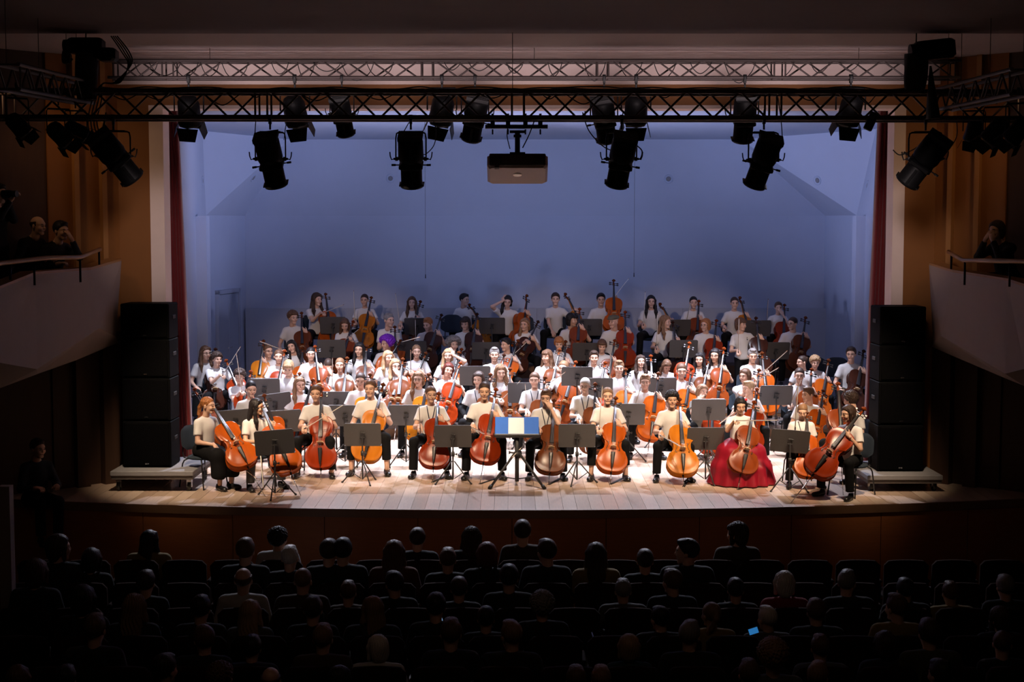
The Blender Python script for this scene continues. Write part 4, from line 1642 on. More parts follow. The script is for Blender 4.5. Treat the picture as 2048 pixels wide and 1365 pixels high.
def place_chair(loc, yaw, s, label, group='navy padded chairs of the players'):
    t = thing('padded_chair', label, 'chair', loc, yaw, group, s)
    put('seat', CHAIR['seat'], t)
    put('backrest', CHAIR['backrest'], t)
    for i in range(4):
        put('leg', CHAIR['leg%d' % i], t)
    for i in range(2):
        put('back_support', CHAIR['up%d' % i], t)
    return t


# ------------------------------------------------------------------ music stand
def make_stand():
    M = {}
    b = MB()
    w, h, c = 0.25, 0.17, 0.02
    poly = [(-w + c, -h), (w - c, -h), (w, -h + c), (w, h - c), (w - c, h), (-w + c, h), (-w, h - c), (-w, -h + c)]
    mx = frame((1, 0, 0), (0, 0, 1), (0, 1, 0))
    b.prism(poly, -0.004, 0.004, mx)
    b.box((0, 0.03, -h), (2 * w, 0.06, 0.006))
    M['desk'] = b.mesh('desk', M_DESK)
    b = MB()
    b.box((0, -0.02, 0), (0.05, 0.03, 0.09)).cyl((-0.035, -0.03, -0.03), (0.035, -0.03, -0.03), 0.014, n=10).cyl((0, -0.03, 0.035), (0.045, -0.035, 0.045), 0.009, n=8)
    M['bracket'] = b.mesh('bracket', M_STAND)
    b = MB()
    b.cyl((0, 0, 0.0), (0, 0, 1.0), 0.5, n=10)
    M['pole'] = b.mesh('pole', M_STAND)
    b = MB()
    b.cyl((0, 0, -0.03), (0, 0, 0.03), 0.022, n=10).cyl((0, 0, 0), (0.05, 0, 0), 0.007).cyl((0.045, 0, 0), (0.06, 0, 0), 0.014, n=8)
    M['clutch'] = b.mesh('clutch', M_STAND)
    b = MB()
    b.cyl((0.02, 0, 0.30), (0.27, 0, 0.015), 0.009, n=8).cyl((0.02, 0, 0.06), (0.15, 0, 0.15), 0.006, n=6).cyl((0.265, 0, 0.022), (0.285, 0, 0.004), 0.013, n=8)
    M['leg'] = b.mesh('leg', M_STAND)
    return M


STAND = make_stand()


def place_stand(px, py, Y, label, floor_z=0.0, yaw=0, tilt=18, legrot=20, sheet=None, size=1.0, roll=0):
    """px, py: middle of the desk; its back faces the hall"""
    p = P(px, py, Y)
    t = thing('music_stand', label, 'music stand', (p.x, p.y, floor_z), R(yaw), 'black music stands')
    h = p.z - floor_z
    dm = Matrix.Translation((0, 0, h)) @ Matrix.Rotation(R(roll), 4, 'Y') @ Matrix.Rotation(R(tilt), 4, 'X') @ Matrix.Scale(size, 4)
    d = put('desk', STAND['desk'], t, dm)
    put('bracket', STAND['bracket'], d)
    put('pole', STAND['pole'], t, Matrix.Translation((0, -0.028, 0.05)) @ Matrix.Diagonal((0.022, 0.022, max(h - 0.07, 0.1), 1)))
    put('clutch', STAND['clutch'], t, Matrix.Translation((0, -0.028, max(0.3, h * 0.62))))
    for k in range(3):
        put('leg', STAND['leg'], t, Matrix.Translation((0, -0.028, 0)) @ Matrix.Rotation(R(legrot + 120 * k), 4, 'Z'))
    if sheet:
        b = MB()
        b.box((sheet[0], 0.012, 0.02), (0.21, 0.003, 0.30)).box((sheet[0] + 0.215, 0.012, 0.025), (0.21, 0.003, 0.30))
        b2 = b.build('sheet_music', M_PAPER, None, Matrix.Translation((p.x, p.y, floor_z)) @ Matrix.Rotation(R(yaw), 4, 'Z') @ dm)
        tag(b2, 'white sheet music on the ' + label.replace('black music ', '').replace(' of players', ''), 'sheet music')
    return t


def conductor_stand():
    Y = 19.15
    p = P(1034, 868, Y)
    t = thing('conductor_stand', 'heavy black tripod stand in front of the orchestra holding a blue folder', 'music stand', (p.x, p.y, 0))
    h = p.z
    x0, x1 = P(988, 868, Y).x - p.x, P(1079, 868, Y).x - p.x
    b = MB()
    b.rbox((0, 0.16, h), (x1 - x0, 0.36, 0.05), 0.01, Matrix.Rotation(R(10), 3, 'X'))
    b.build('table_top', M_STAND, t)
    b = MB()
    b.cyl((0, 0.05, 0.06), (0, 0.05, h - 0.02), 0.028, n=12)
    b.build('pole', M_STAND, t)
    b = MB()
    b.cyl((0, 0.05, 0.40), (0, 0.05, 0.46), 0.05, 0.04, n=12).cyl((-0.10, 0.05, 0.45), (0, 0.05, 0.44), 0.01).cyl((-0.11, 0.05, 0.45), (-0.09, 0.05, 0.45), 0.02)
    b.build('collar', M_STAND, t)
    for k, a in enumerate((215, 325, 90)):
        b = MB()
        ca, sa = math.cos(R(a)), math.sin(R(a))
        b.cyl((ca * 0.03, 0.05 + sa * 0.03, 0.45), (ca * 0.42, 0.05 + sa * 0.42, 0.03), 0.017, n=10)
        b.cyl((0, 0.05, 0.09), (ca * 0.30, 0.05 + sa * 0.30, 0.16), 0.008, n=6)
        lg = b.build('leg', M_STAND, t)
        b = MB()
        b.cyl((ca * 0.41, 0.05 + sa * 0.41, 0.045), (ca * 0.45, 0.05 + sa * 0.45, 0.002), 0.026, 0.026, n=10)
        b.build('rubber_foot', M_BLACKP, lg)
    f = thing('score_folder', 'open blue folder with a white page on the conductor stand', 'folder', (p.x, p.y, h))
    rot = Matrix.Rotation(R(40), 3, 'X')
    b = MB()
    b.rbox((0, 0.12, 0.085), (x1 - x0 - 0.02, 0.33, 0.012), 0.004, rot)
    b.build('cover', M_FOLDER, f)
    b = MB()
    b.box((-0.01, 0.115, 0.092), (0.21, 0.29, 0.003), rot)
    b.build('page', M_PAPER, f)


# ================================================================== PEOPLE
def make_head(h, male=False):
    """head in its own frame: origin mid-head, face towards -Y"""
    s = SDF(h)
    jw = 0.060 if male else 0.055
    s.ell((0, 0.012, 0.034), (0.074, 0.094, 0.084), k=0.02)
    s.ell((0, -0.022, -0.042), (jw, 0.066, 0.068), k=0.035)
    s.cap((-0.016, -0.066, -0.093), (0.016, -0.066, -0.093), 0.020 if male else 0.017, k=0.02)
    s.ell((0, -0.050, 0.028), (0.060, 0.046, 0.030), k=0.02)
    for x in (-1, 1):
        s.ell((x * 0.036, -0.066, -0.026), (0.026, 0.026, 0.026), k=0.02)
        s.ell((x * 0.031, -0.104, 0.006), (0.017, 0.016, 0.010), k=0.012, sub=True)
        s.ell((x * 0.031, -0.083, 0.006), (0.012, 0.012, 0.010), k=0.004)
        s.ell((x * 0.077, 0.010, -0.008), (0.010, 0.020, 0.031), k=0.008)
    s.cap((0, -0.094, 0.016), (0, -0.108, -0.020), 0.007, 0.0105, k=0.012)
    s.cap((-0.009, -0.102, -0.023), (0.009, -0.102, -0.023), 0.009, k=0.008)
    s.cap((-0.017, -0.088, -0.053), (0.017, -0.088, -0.053), 0.008, 0.008, k=0.008)
    s.cap((0, 0.018, -0.05), (0, 0.030, -0.15), 0.052 if male else 0.046, k=0.025)
    V, Q = s.mesh()
    c = V[Q].mean(1)
    mi = np.zeros(len(Q), np.int32)
    f = c[:, 1] < -0.060
    ax = np.abs(c[:, 0])
    mi[f & (((ax - 0.031) / 0.0125) ** 2 + ((c[:, 2] - 0.006) / 0.0062) ** 2 < 1)] = 1
    mi[f & (((ax - 0.032) / 0.020) ** 2 + ((c[:, 2] - 0.027) / 0.0048) ** 2 < 1)] = 1
    mi[f & ((c[:, 0] / 0.022) ** 2 + ((c[:, 2] + 0.053) / 0.0068) ** 2 < 1)] = 2
    return V, Q, mi


HEAD = {('f', 0): make_head(0.0062), ('m', 0): make_head(0.0062, True), ('f', 1): make_head(0.0078), ('m', 1): make_head(0.0078, True), ('f', 2): make_head(0.0115), ('m', 2): make_head(0.0115, True)}


def make_hand(h, curl, spread=0.0):
    """right hand: origin at the wrist, fingers along +Z, palm towards -Y, thumb towards +X"""
    s = SDF(h)
    s.cap((0, 0, -0.02), (0, 0, 0.02), 0.024, 0.028, k=0.02)
    s.ell((0, 0, 0.050), (0.041, 0.017, 0.050), k=0.02)
    for i, (x, L) in enumerate(((-0.031, 0.060), (-0.011, 0.074), (0.010, 0.080), (0.031, 0.070))):
        p = np.array([x, 0.0, 0.085])
        a = R(curl * 0.5)
        for k, f in enumerate((0.45, 0.32, 0.23)):
            d = np.array([x * spread * 4, -math.sin(a), math.cos(a)])
            q = p + d / np.linalg.norm(d) * L * f * 1.15
            s.cap(p, q, 0.0092 - 0.0008 * k, 0.0084 - 0.0008 * k, k=0.003)
            p = q
            a += R(curl)
    s.cap((0.028, -0.004, 0.022), (0.052, -0.020, 0.052), 0.013, 0.010, k=0.012)
    s.cap((0.052, -0.020, 0.052), (0.056, -0.036, 0.076), 0.0098, 0.008, k=0.003)
    return s.mesh()


HANDS = {}
for _lv, _h in ((0, 0.0058), (1, 0.0075)):
    for _nm, _c in (('grip', 52), ('relax', 24), ('flat', 8)):
        HANDS[(_nm, _lv)] = make_hand(_h, _c)


def make_hair(style):
    s = SDF(0.0075)
    c = (0, 0.016, 0.040)
    nn = (0, -0.155, -0.135)
    hl = (0, -0.072, 0.074)
    base_cut = [(hl, nn)]

    def tight(e=0.0, cut=base_cut):
        s.ell(c, (0.080 + e, 0.101 + e, 0.091 + e), k=0.004, cuts=cut)
    amp, fq = 0.0022, 42
    if style == 'short':
        tight(0.008)
        s.ell((0, -0.045, 0.105), (0.055, 0.045, 0.022), k=0.02)
    elif style == 'buzz':
        tight(-0.001)
        amp = 0.0006
    elif style == 'crop':
        tight(0.004, [((0, -0.078, 0.068), (0, -0.155, -0.12))])
        s.ell((0, -0.03, 0.115), (0.055, 0.055, 0.020), k=0.02)
        amp = 0.003
    elif style == 'fringe':
        tight(0.010)
        s.ell((0, -0.072, 0.070), (0.066, 0.030, 0.034), k=0.015)
        for x in (-1, 1):
            s.ell((x * 0.078, -0.01, 0.02), (0.016, 0.035, 0.045), k=0.015)
        amp = 0.004
    elif style == 'curly':
        tight(0.020)
        s.ell((0, -0.060, 0.085), (0.062, 0.035, 0.030), k=0.02)
    elif style == 'afro':
        s.ell((0, 0.02, 0.055), (0.138, 0.135, 0.122), k=0.0, cuts=[((0, -0.065, 0.065), (0, -0.155, -0.10))])
    if style in ('afro', 'curly'):
        ra, rb, n_, rr = ((0.128, 0.122, 70, 0.026) if style == 'afro' else (0.094, 0.100, 60, 0.019))
        for i in range(n_):
            zz = 1 - 1.35 * (i + 0.5) / n_
            q = math.sqrt(max(0, 1 - zz * zz))
            t = i * 2.39996
            x, y, z = ra * q * math.cos(t), 0.018 + ra * q * math.sin(t), 0.048 + (rb - 0.015) * zz
            if (y + 0.072) * -0.155 + (z - 0.080) * -0.125 < 0:
                s.ell((x, y, z), (rr, rr, rr), k=0.006)
    elif style in ('tied', 'bun', 'braid', 'pony'):
        tight(0.0015)
        amp = 0.0012
        if style == 'bun':
            s.ell((0, 0.105, 0.065), (0.034, 0.030, 0.034), k=0.012)
        elif style == 'braid':
            s.chain([(0, 0.10, 0.03), (0.01, 0.135, -0.04), (0.01, 0.14, -0.14), (0.015, 0.13, -0.27)], [0.026, 0.028, 0.026, 0.012], 0.012)
            s.chain([(-0.07, 0.0, 0.06), (-0.055, 0.07, 0.06), (0, 0.10, 0.04)], [0.015, 0.017, 0.018], 0.01)
            s.chain([(0.07, 0.0, 0.06), (0.055, 0.07, 0.06), (0, 0.10, 0.04)], [0.015, 0.017, 0.018], 0.01)
            amp = 0.004
        elif style == 'pony':
            s.chain([(0, 0.10, 0.05), (0.02, 0.125, 0.0), (0.055, 0.09, -0.10), (0.085, 0.02, -0.22), (0.085, -0.01, -0.30)], [0.022, 0.027, 0.026, 0.026, 0.014], 0.015)
        else:
            s.chain([(0, 0.095, 0.02), (0, 0.12, -0.04), (0, 0.11, -0.17)], [0.022, 0.026, 0.012], 0.015)
    elif style in ('bob', 'shag'):
        tight(0.010)
        for x in (-1, 1):
            s.chain([(x * 0.062, -0.030, 0.085), (x * 0.082, -0.012, 0.02), (x * 0.082, -0.012, -0.085)], [0.016, 0.022, 0.018], 0.02)
        s.ell((0, 0.055, -0.025), (0.085, 0.058, 0.095), k=0.03)
        if style == 'shag':
            s.ell((0, -0.072, 0.066), (0.062, 0.030, 0.034), k=0.015)
            amp = 0.006
        else:
            amp = 0.003
    elif style in ('long', 'wild', 'longfringe', 'wave'):
        e = 0.012 if style == 'wild' else 0.006
        tight(e)
        for x in (-1, 1):
            s.chain([(x * 0.055, -0.040, 0.095), (x * 0.082, -0.008, 0.025), (x * 0.086, -0.004, -0.09), (x * 0.098, -0.035, -0.20), (x * 0.095, -0.055, -0.32)],
                    [0.014, 0.020, 0.027, 0.032, 0.014], 0.025)
        s.ell((0, 0.070, -0.05), (0.085, 0.045, 0.13), k=0.03)
        s.ell((0, 0.095, -0.18), (0.095, 0.035, 0.16), k=0.03)
        if style == 'longfringe':
            s.ell((0, -0.074, 0.066), (0.062, 0.028, 0.032), k=0.015)
        amp = 0.008 if style in ('wild', 'wave') else 0.003
    elif style == 'side':
        tight(0.006)
        s.chain([(-0.055, -0.040, 0.095), (-0.082, -0.008, 0.025), (-0.086, -0.004, -0.09), (-0.095, -0.05, -0.20), (-0.085, -0.07, -0.33)], [0.014, 0.022, 0.030, 0.034, 0.014], 0.025)
        s.chain([(0.055, -0.040, 0.095), (0.082, 0.0, 0.025), (0.075, 0.04, -0.08)], [0.014, 0.018, 0.022], 0.02)
        s.ell((0, 0.070, -0.04), (0.082, 0.042, 0.11), k=0.03)
    elif style == 'balding':
        s.ell(c, (0.083, 0.103, 0.092), k=0.0, cuts=[((0, -0.02, 0), (0, -1, 0.0)), ((0, 0, 0.055), (0, 0.2, 1)), ((0, 0, -0.055), (0, 0.2, -1))])
        amp = 0.001
    rn = np.random.RandomState(hash(style) % 1000 if False else len(style) * 7 + ord(style[0]))
    if style in ('curly', 'afro'):
        a = 0.014 if style == 'curly' else 0.022
        s.disp(lambda X, Y, Z: a * np.sin(X * 170 + 2 * np.sin(Z * 60)) * np.sin(Y * 170 + 1.3) * np.sin(Z * 170 + 2 * np.sin(X * 70)))
    else:
        s.disp(lambda X, Y, Z: amp * np.sin(np.arctan2(X, Y - 0.01) * fq * 0.6 + 3 * np.sin(Z * 24 + X * 9)))
    V, Q = s.mesh()
    return np_mesh('hair', V, Q, [HAIRC['dark']])


HAIR = {}


def hair_mesh(style):
    if style not in HAIR:
        HAIR[style] = make_hair(style)
    return HAIR[style]


def make_shoe():
    s = SDF(0.010)
    s.cap((0, 0.03, -0.045), (0, -0.12, -0.060), 0.040, 0.036, k=0.02)
    s.cap((0, 0.03, -0.045), (0, 0.03, 0.0), 0.040, 0.036, k=0.02)
    s.ell((0, -0.10, -0.06), (0.046, 0.075, 0.034), k=0.02)
    s.plane((0, 0, -0.088), (0, 0, -1))
    s.plane((0, 0, 0.01), (0, 0, 1))
    up = np_mesh('shoe', *s.mesh(), [M_SHOE])
    return up


SHOE = make_shoe()
GLASSES = None


def make_glasses():
    b = MB()
    for x in (-1, 1):
        pts = [(x * 0.032 + 0.021 * math.cos(t), -0.103 + 0.004 * abs(math.cos(t)), 0.004 + 0.017 * math.sin(t)) for t in np.linspace(0, 2 * PI, 15)]
        b.tube(pts, 0.0017, 5)
        b.tube([(x * 0.053, -0.098, 0.008), (x * 0.078, -0.05, 0.008), (x * 0.082, 0.01, 0.004)], 0.0016, 5)
    b.tube([(-0.011, -0.105, 0.006), (0, -0.110, 0.009), (0.011, -0.105, 0.006)], 0.0016, 5)
    return b.mesh('glasses', M_GLASSES)


GLASSES = make_glasses()


def make_cap():
    s = SDF(0.008)
    s.ell((0, 0.010, 0.078), (0.098, 0.118, 0.050), k=0.01)
    s.ell((0, -0.095, 0.060), (0.070, 0.055, 0.014), k=0.02)
    s.plane((0, 0, 0.050), (0, 0.1, -1))
    return np_mesh('flat_cap', *s.mesh(), [M_CAP])


CAPM = make_cap()
LEGCACHE = {}


def leg_pose(kind):
    if kind == 'stand':
        return {s: dict(hip=(s * 0.09, 0, 0.93), knee=(s * 0.10, -0.02, 0.50), ank=(s * 0.11, 0.02, 0.09)) for s in (-1, 1)}
    if kind == 'close':
        return {s: dict(hip=(s * 0.09, 0, 0.53), knee=(s * 0.12, -0.43, 0.53), ank=(s * 0.11, -0.42, 0.09)) for s in (-1, 1)}
    if kind == 'wide':
        return {s: dict(hip=(s * 0.10, 0, 0.53), knee=(s * 0.27, -0.36, 0.53), ank=(s * 0.27, -0.34, 0.09)) for s in (-1, 1)}
    if kind == 'step':
        return {-1: dict(hip=(-0.10, 0, 0.53), knee=(-0.24, -0.38, 0.53), ank=(-0.25, -0.42, 0.09)), 1: dict(hip=(0.10, 0, 0.53), knee=(0.26, -0.36, 0.53), ank=(0.30, -0.22, 0.09))}
    return {s: dict(hip=(s * 0.10, 0, 0.53), knee=(s * 0.235, -0.38, 0.53), ank=(s * 0.25, -0.36, 0.09)) for s in (-1, 1)}


def legs_mesh(kind, cloth):
    key = (kind, cloth)
    if key in LEGCACHE:
        return LEGCACHE[key]
    lp = leg_pose(kind)
    up = 0.42 if kind == 'stand' else 0.0
    s = SDF(0.016)
    if cloth == 'gown':
        s.ell((0, 0.0, 0.56), (0.17, 0.14, 0.12), k=0.03)
        for i in range(14):
            t = 2 * PI * i / 14
            x, y = 0.40 * math.cos(t), -0.20 + 0.32 * math.sin(t)
            s.chain([(x * 0.40, y * 0.5, 0.57), (x * 0.68, -0.18 + (y + 0.18) * 0.72, 0.50), (x * 0.92, -0.20 + (y + 0.20) * 1.05, 0.26), (x * 1.12, -0.20 + (y + 0.20) * 1.25, 0.0)],
                    [0.09, 0.09, 0.09, 0.09], 0.07)
        s.disp(lambda X, Y, Z: 0.010 * np.sin(np.arctan2(X, -Y - 0.1) * 17) * np.clip((0.6 - Z) * 2, 0, 1))
        s.plane((0, 0, 0.012), (0, 0, -1))
    elif cloth == 'skirt':
        s.ell((0, 0.0, 0.55), (0.17, 0.14, 0.12), k=0.03)
        for x in (-1, 1):
            s.chain([(x * 0.08, 0, 0.53), (x * 0.13, -0.40, 0.50), (x * 0.13, -0.42, 0.24)], [0.11, 0.10, 0.11], 0.06)
        s.cap((0, -0.1, 0.52), (0, -0.40, 0.47), 0.09, 0.08, 0.05)
        s.cap((0, -0.40, 0.47), (0, -0.40, 0.26), 0.08, 0.08, 0.05)
        s.plane((0, 0, 0.24), (0, 0.15, -1))
    else:
        s.ell((0, 0.015, 0.535 + up), (0.170, 0.125, 0.105), k=0.04)
        for x in (-1, 1):
            L = lp[x]
            hip, kn, an = np.array(L['hip']), np.array(L['knee']), np.array(L['ank'])
            s.cap(hip, kn, 0.088, 0.070, 0.05)
            end = kn + (an - kn) * (0.93 if cloth == 'trousers' else 0.70)
            s.cap(kn, kn + (an - kn) * 1.05, 0.068, 0.062, 0.03, cuts=[(end, an - kn)])
    me = np_mesh('trousers', *s.mesh(), [M_TROUSER])
    LEGCACHE[key] = me
    return me


def ik(S, T, l1, l2, pole):
    S, T, pole = Vector(S), Vector(T), Vector(pole)
    d = T - S
    L = d.length
    mx = (l1 + l2) * 0.985
    if L > mx:
        d = d * (mx / L)
        L = mx
    if L < 0.12:
        d = d.normalized() * 0.12
        L = 0.12
    T = S + d
    u = d.normalized()
    a = (l1 * l1 - l2 * l2 + L * L) / (2 * L)
    h = math.sqrt(max(l1 * l1 - a * a, 1e-6))
    p = pole - u * pole.dot(u)
    if p.length < 1e-4:
        p = u.orthogonal()
    p.normalize()
    return S + u * a + p * h, T


def hand_mat(w, d, palm, left):
    z = Vector(d).normalized()
    y = -Vector(palm)
    y = y - z * y.dot(z)
    if y.length < 1e-4:
        y = z.orthogonal()
    y.normalize()
    x = y.cross(z)
    m = frame(x, y, z, w)
    if left:
        m = m @ Matrix.Diagonal((-1, 1, 1, 1))
    return m


CHAIN_PTS = (0.90, 0.84, 0.96, 0.78, 1.01)


def build_person(root, sex, lod, lean, side, hyaw, hpitch, hroll, rh, lh, hair, hcol, skin, legs='sit', cloth='trousers', clothm=None,
                 shirtm=None, sleeve='short', bare=False, glasses=False, capon=False, lanyard=False, logo=False, shoes=True,
                 rhp='grip', lhp='grip', rpalm=None, lpalm=None, rdir=None, ldir=None, flat=0.0, wide=1.0, ribbon=False, under=False):
    """all in the root's own frame (facing -Y); rh/lh: wrist targets"""
    up = 0.42 if legs == 'stand' else 0.0
    Um = Matrix.Translation((0, 0, 0.5 + up)) @ Matrix.Rotation(R(lean), 4, 'X') @ Matrix.Rotation(R(side), 4, 'Y') @ Matrix.Translation((0, 0, -0.5 - up))
    U = lambda x, y, z: np.array(Um @ Vector((x, y, z + up)))
    rot = Um.to_3x3()
    hc = Vector(U(0, -0.035, 1.19)) + Vector((0, -0.02 * math.sin(R(max(hpitch, 0))), 0))
    HM = Matrix.Translation(hc) @ Matrix.Rotation(R(hyaw), 4, 'Z') @ Matrix.Rotation(R(hroll), 4, 'Y') @ Matrix.Rotation(R(hpitch), 4, 'X')
    h = 0.015 if lod == 0 else 0.0195
    s = SDF(h)
    s.ell(U(0, 0.01, 0.55), (0.148, 0.105, 0.10), rot, 0.05)
    s.ell(U(0, 0.0, 0.70), (0.122 * wide, 0.085, 0.14), rot, 0.05)
    s.ell(U(0, -0.005, 0.865), (0.132 * wide, 0.092, 0.14), rot, 0.05)
    for sd in (-1, 1):
        s.cap(U(sd * 0.03, 0.005, 0.995), U(sd * 0.135 * wide, 0.0, 0.955), 0.046, 0.044, k=0.04)
    s.cap(U(0, 0.005, 1.0), np.array(HM @ Vector((0, 0.022, -0.07))), 0.050, 0.045, k=0.03)
    arms = {}
    for sd, T in ((-1, rh), (1, lh)):
        S = Vector(U(sd * 0.152 * wide, 0.0, 0.945))
        pole = Vector((sd * 0.55, 0.25, -1.0))
        E, W = ik(S, T, 0.275, 0.245, pole)
        arms[sd] = (S, E, W)
        s.cap(S, E, 0.045, 0.037, 0.03)
        s.cap(E, W, 0.037, 0.025, 0.015)
    if bare:
        lp = leg_pose(legs)
        for x in (-1, 1):
            L = lp[x]
            s.cap(L['hip'], L['knee'], 0.070, 0.052, 0.03)
            s.cap(L['knee'], L['ank'], 0.050, 0.034, 0.02)
    V, Q = s.mesh()
    parts = [(V, Q, np.zeros(len(Q), np.int32))]
    hv, hq, hm = HEAD[(sex, lod)]
    parts.append((xform(hv, HM), hq, hm))
    for sd in (-1, 1):
        S, E, W = arms[sd]
        d = (W - E).normalized()
        dd = rdir if sd < 0 else ldir
        if dd is not None:
            d = Vector(dd)
        pl = rpalm if sd < 0 else lpalm
        pl = Vector(pl) if pl is not None else Vector((0, 0.2, -1))
        gv, gq = HANDS[((rhp if sd < 0 else lhp), lod)]
        gm = hand_mat(W, d, pl, sd > 0)
        gq2 = gq[:, ::-1] if sd > 0 else gq
        parts.append((xform(gv, gm), gq2, np.zeros(len(gq), np.int32)))
    off, Vs, Qs, Ms = 0, [], [], []
    for v, q, m in parts:
        Vs.append(v)
        Qs.append(q + off)
        Ms.append(m)
        off += len(v)
    put('body', np_mesh('body', np.concatenate(Vs), np.concatenate(Qs), [skin, M_EYE, M_LIP2], np.concatenate(Ms)), root)
    # shirt
    s = SDF(h)
    s.ell(U(0, 0.005, 0.56), (0.172 * wide, 0.128, 0.11), rot, 0.06)
    s.ell(U(0, -0.004, 0.70), (0.148 * wide, 0.112, 0.14), rot, 0.06)
    s.ell(U(0, -0.008, 0.86), (0.153 * wide, 0.113, 0.15), rot, 0.06)
    for sd in (-1, 1):
        s.cap(U(sd * 0.03, 0.005, 0.985), U(sd * 0.135 * wide, 0.0, 0.948), 0.058, 0.056, k=0.05)
    fr = {'short': 0.66, 'long': 0.98}[sleeve]
    for sd in (-1, 1):
        S, E, W = arms[sd]
        if sleeve == 'short':
            e = S.lerp(E, fr)
            s.cap(S, S.lerp(E, fr + 0.25), 0.055, 0.066, 0.04, cuts=[(np.array(e), np.array(E - S))])
        else:
            s.cap(S, E, 0.060, 0.053, 0.045)
            e = E.lerp(W, 0.94)
            s.cap(E, W, 0.050, 0.040, 0.02, cuts=[(np.array(e), np.array(W - E))])
    nk = U(0, -0.030, 1.085)
    s.ell(nk, (0.066, 0.072, 0.062), rot, 0.008, sub=True)
    ph = U(0, 0, 0.515)
    s.plane(ph, np.array(rot @ Vector((0, 0, -1))))
    sv, sq = s.mesh()
    sh = put('t_shirt' if sleeve == 'short' else 'jacket', np_mesh('t_shirt', sv, sq, [shirtm or M_SHIRT]), root)
    if logo or lanyard:
        bv = BVHTree.FromPolygons([tuple(p) for p in sv.tolist()], [tuple(q) for q in sq.tolist()])

        def onshirt(x, z, lift=0.002):
            o = Vector(U(x, -0.6, z))
            d = rot @ Vector((0, 1, 0))
            hit = bv.ray_cast(o, d)
            return (hit[0] - d * lift) if hit[0] is not None else Vector(U(x, -0.14, z))
        if logo:
            b = MB()
            b.tube([onshirt(0.088, 0.945), onshirt(0.090, 0.930)], [0.006, 0.009], 6)
            b.tube([onshirt(0.088, 0.918), onshirt(0.084, 0.905), onshirt(0.090, 0.893)], [0.004, 0.010, 0.007], 6)
            b.build('chest_emblem', M_BLACKP, sh)
        if lanyard:
            b = MB()
            for sd in (-1, 1):
                pts = [onshirt(sd * (0.062 - 0.010 * k), 1.02 - 0.045 * k, 0.004) for k in range(6)]
                b.tube(pts, 0.0075, 5)
            b.build('lanyard', M_LANYARD, root)
    if under:
        for sd in (-1, 1):
            s = SDF(h)
            S, E, W = arms[sd]
            e = E.lerp(W, 0.92)
            s.cap(S.lerp(E, 0.45), E, 0.050, 0.044, 0.02)
            s.cap(E, W, 0.043, 0.034, 0.02, cuts=[(np.array(e), np.array(W - E))])
            put('undersleeve', np_mesh('undersleeve', *s.mesh(), [M_TROUSER]), root)
    # legs
    lm = put('trousers' if cloth in ('trousers', 'short_trousers') else 'skirt', legs_mesh(legs, cloth), root, None, [clothm or M_TROUSER])
    if shoes:
        lp = leg_pose(legs)
        for x in (-1, 1):
            an = lp[x]['ank']
            put('shoe', SHOE, root, Matrix.Translation((an[0], an[1], 0.088)) @ Matrix.Rotation(R(x * 12), 4, 'Z'))
    if hair:
        put('hair', hair_mesh(hair), root, HM, [HAIRC[hcol]])
    if glasses:
        put('glasses', GLASSES, root, HM)
    if capon:
        put('flat_cap', CAPM, root, HM)
    if ribbon:
        b = MB()
        b.lathe([(0.0005, -0.02), (0.03, -0.012), (0.036, 0.0), (0.03, 0.012), (0.0005, 0.02)], 10, Matrix.Translation((0.066, 0.0, 0.10)))
        b.build('hair_bow', M_REDBOW, root, HM)
    return hc, HM, arms


def head_local(lean, side, hpitch, legs):
    up = 0.42 if legs == 'stand' else 0.0
    Um = Matrix.Translation((0, 0, 0.5 + up)) @ Matrix.Rotation(R(lean), 4, 'X') @ Matrix.Rotation(R(side), 4, 'Y') @ Matrix.Translation((0, 0, -0.5 - up))
    return (Um @ Vector((0, -0.035, 1.19 + up))) + Vector((0, -0.02 * math.sin(R(max(hpitch, 0))), 0))


ROWS = {'A': 0, 'B': 0, 'C': 0, 'D': 1, 'd': 2, 'E': 3, 'F': 4}
ROWNAME = {'A': 'front', 'B': 'second', 'C': 'third', 'D': 'fourth', 'd': 'fifth', 'E': 'sixth', 'F': 'back'}
STATS = []


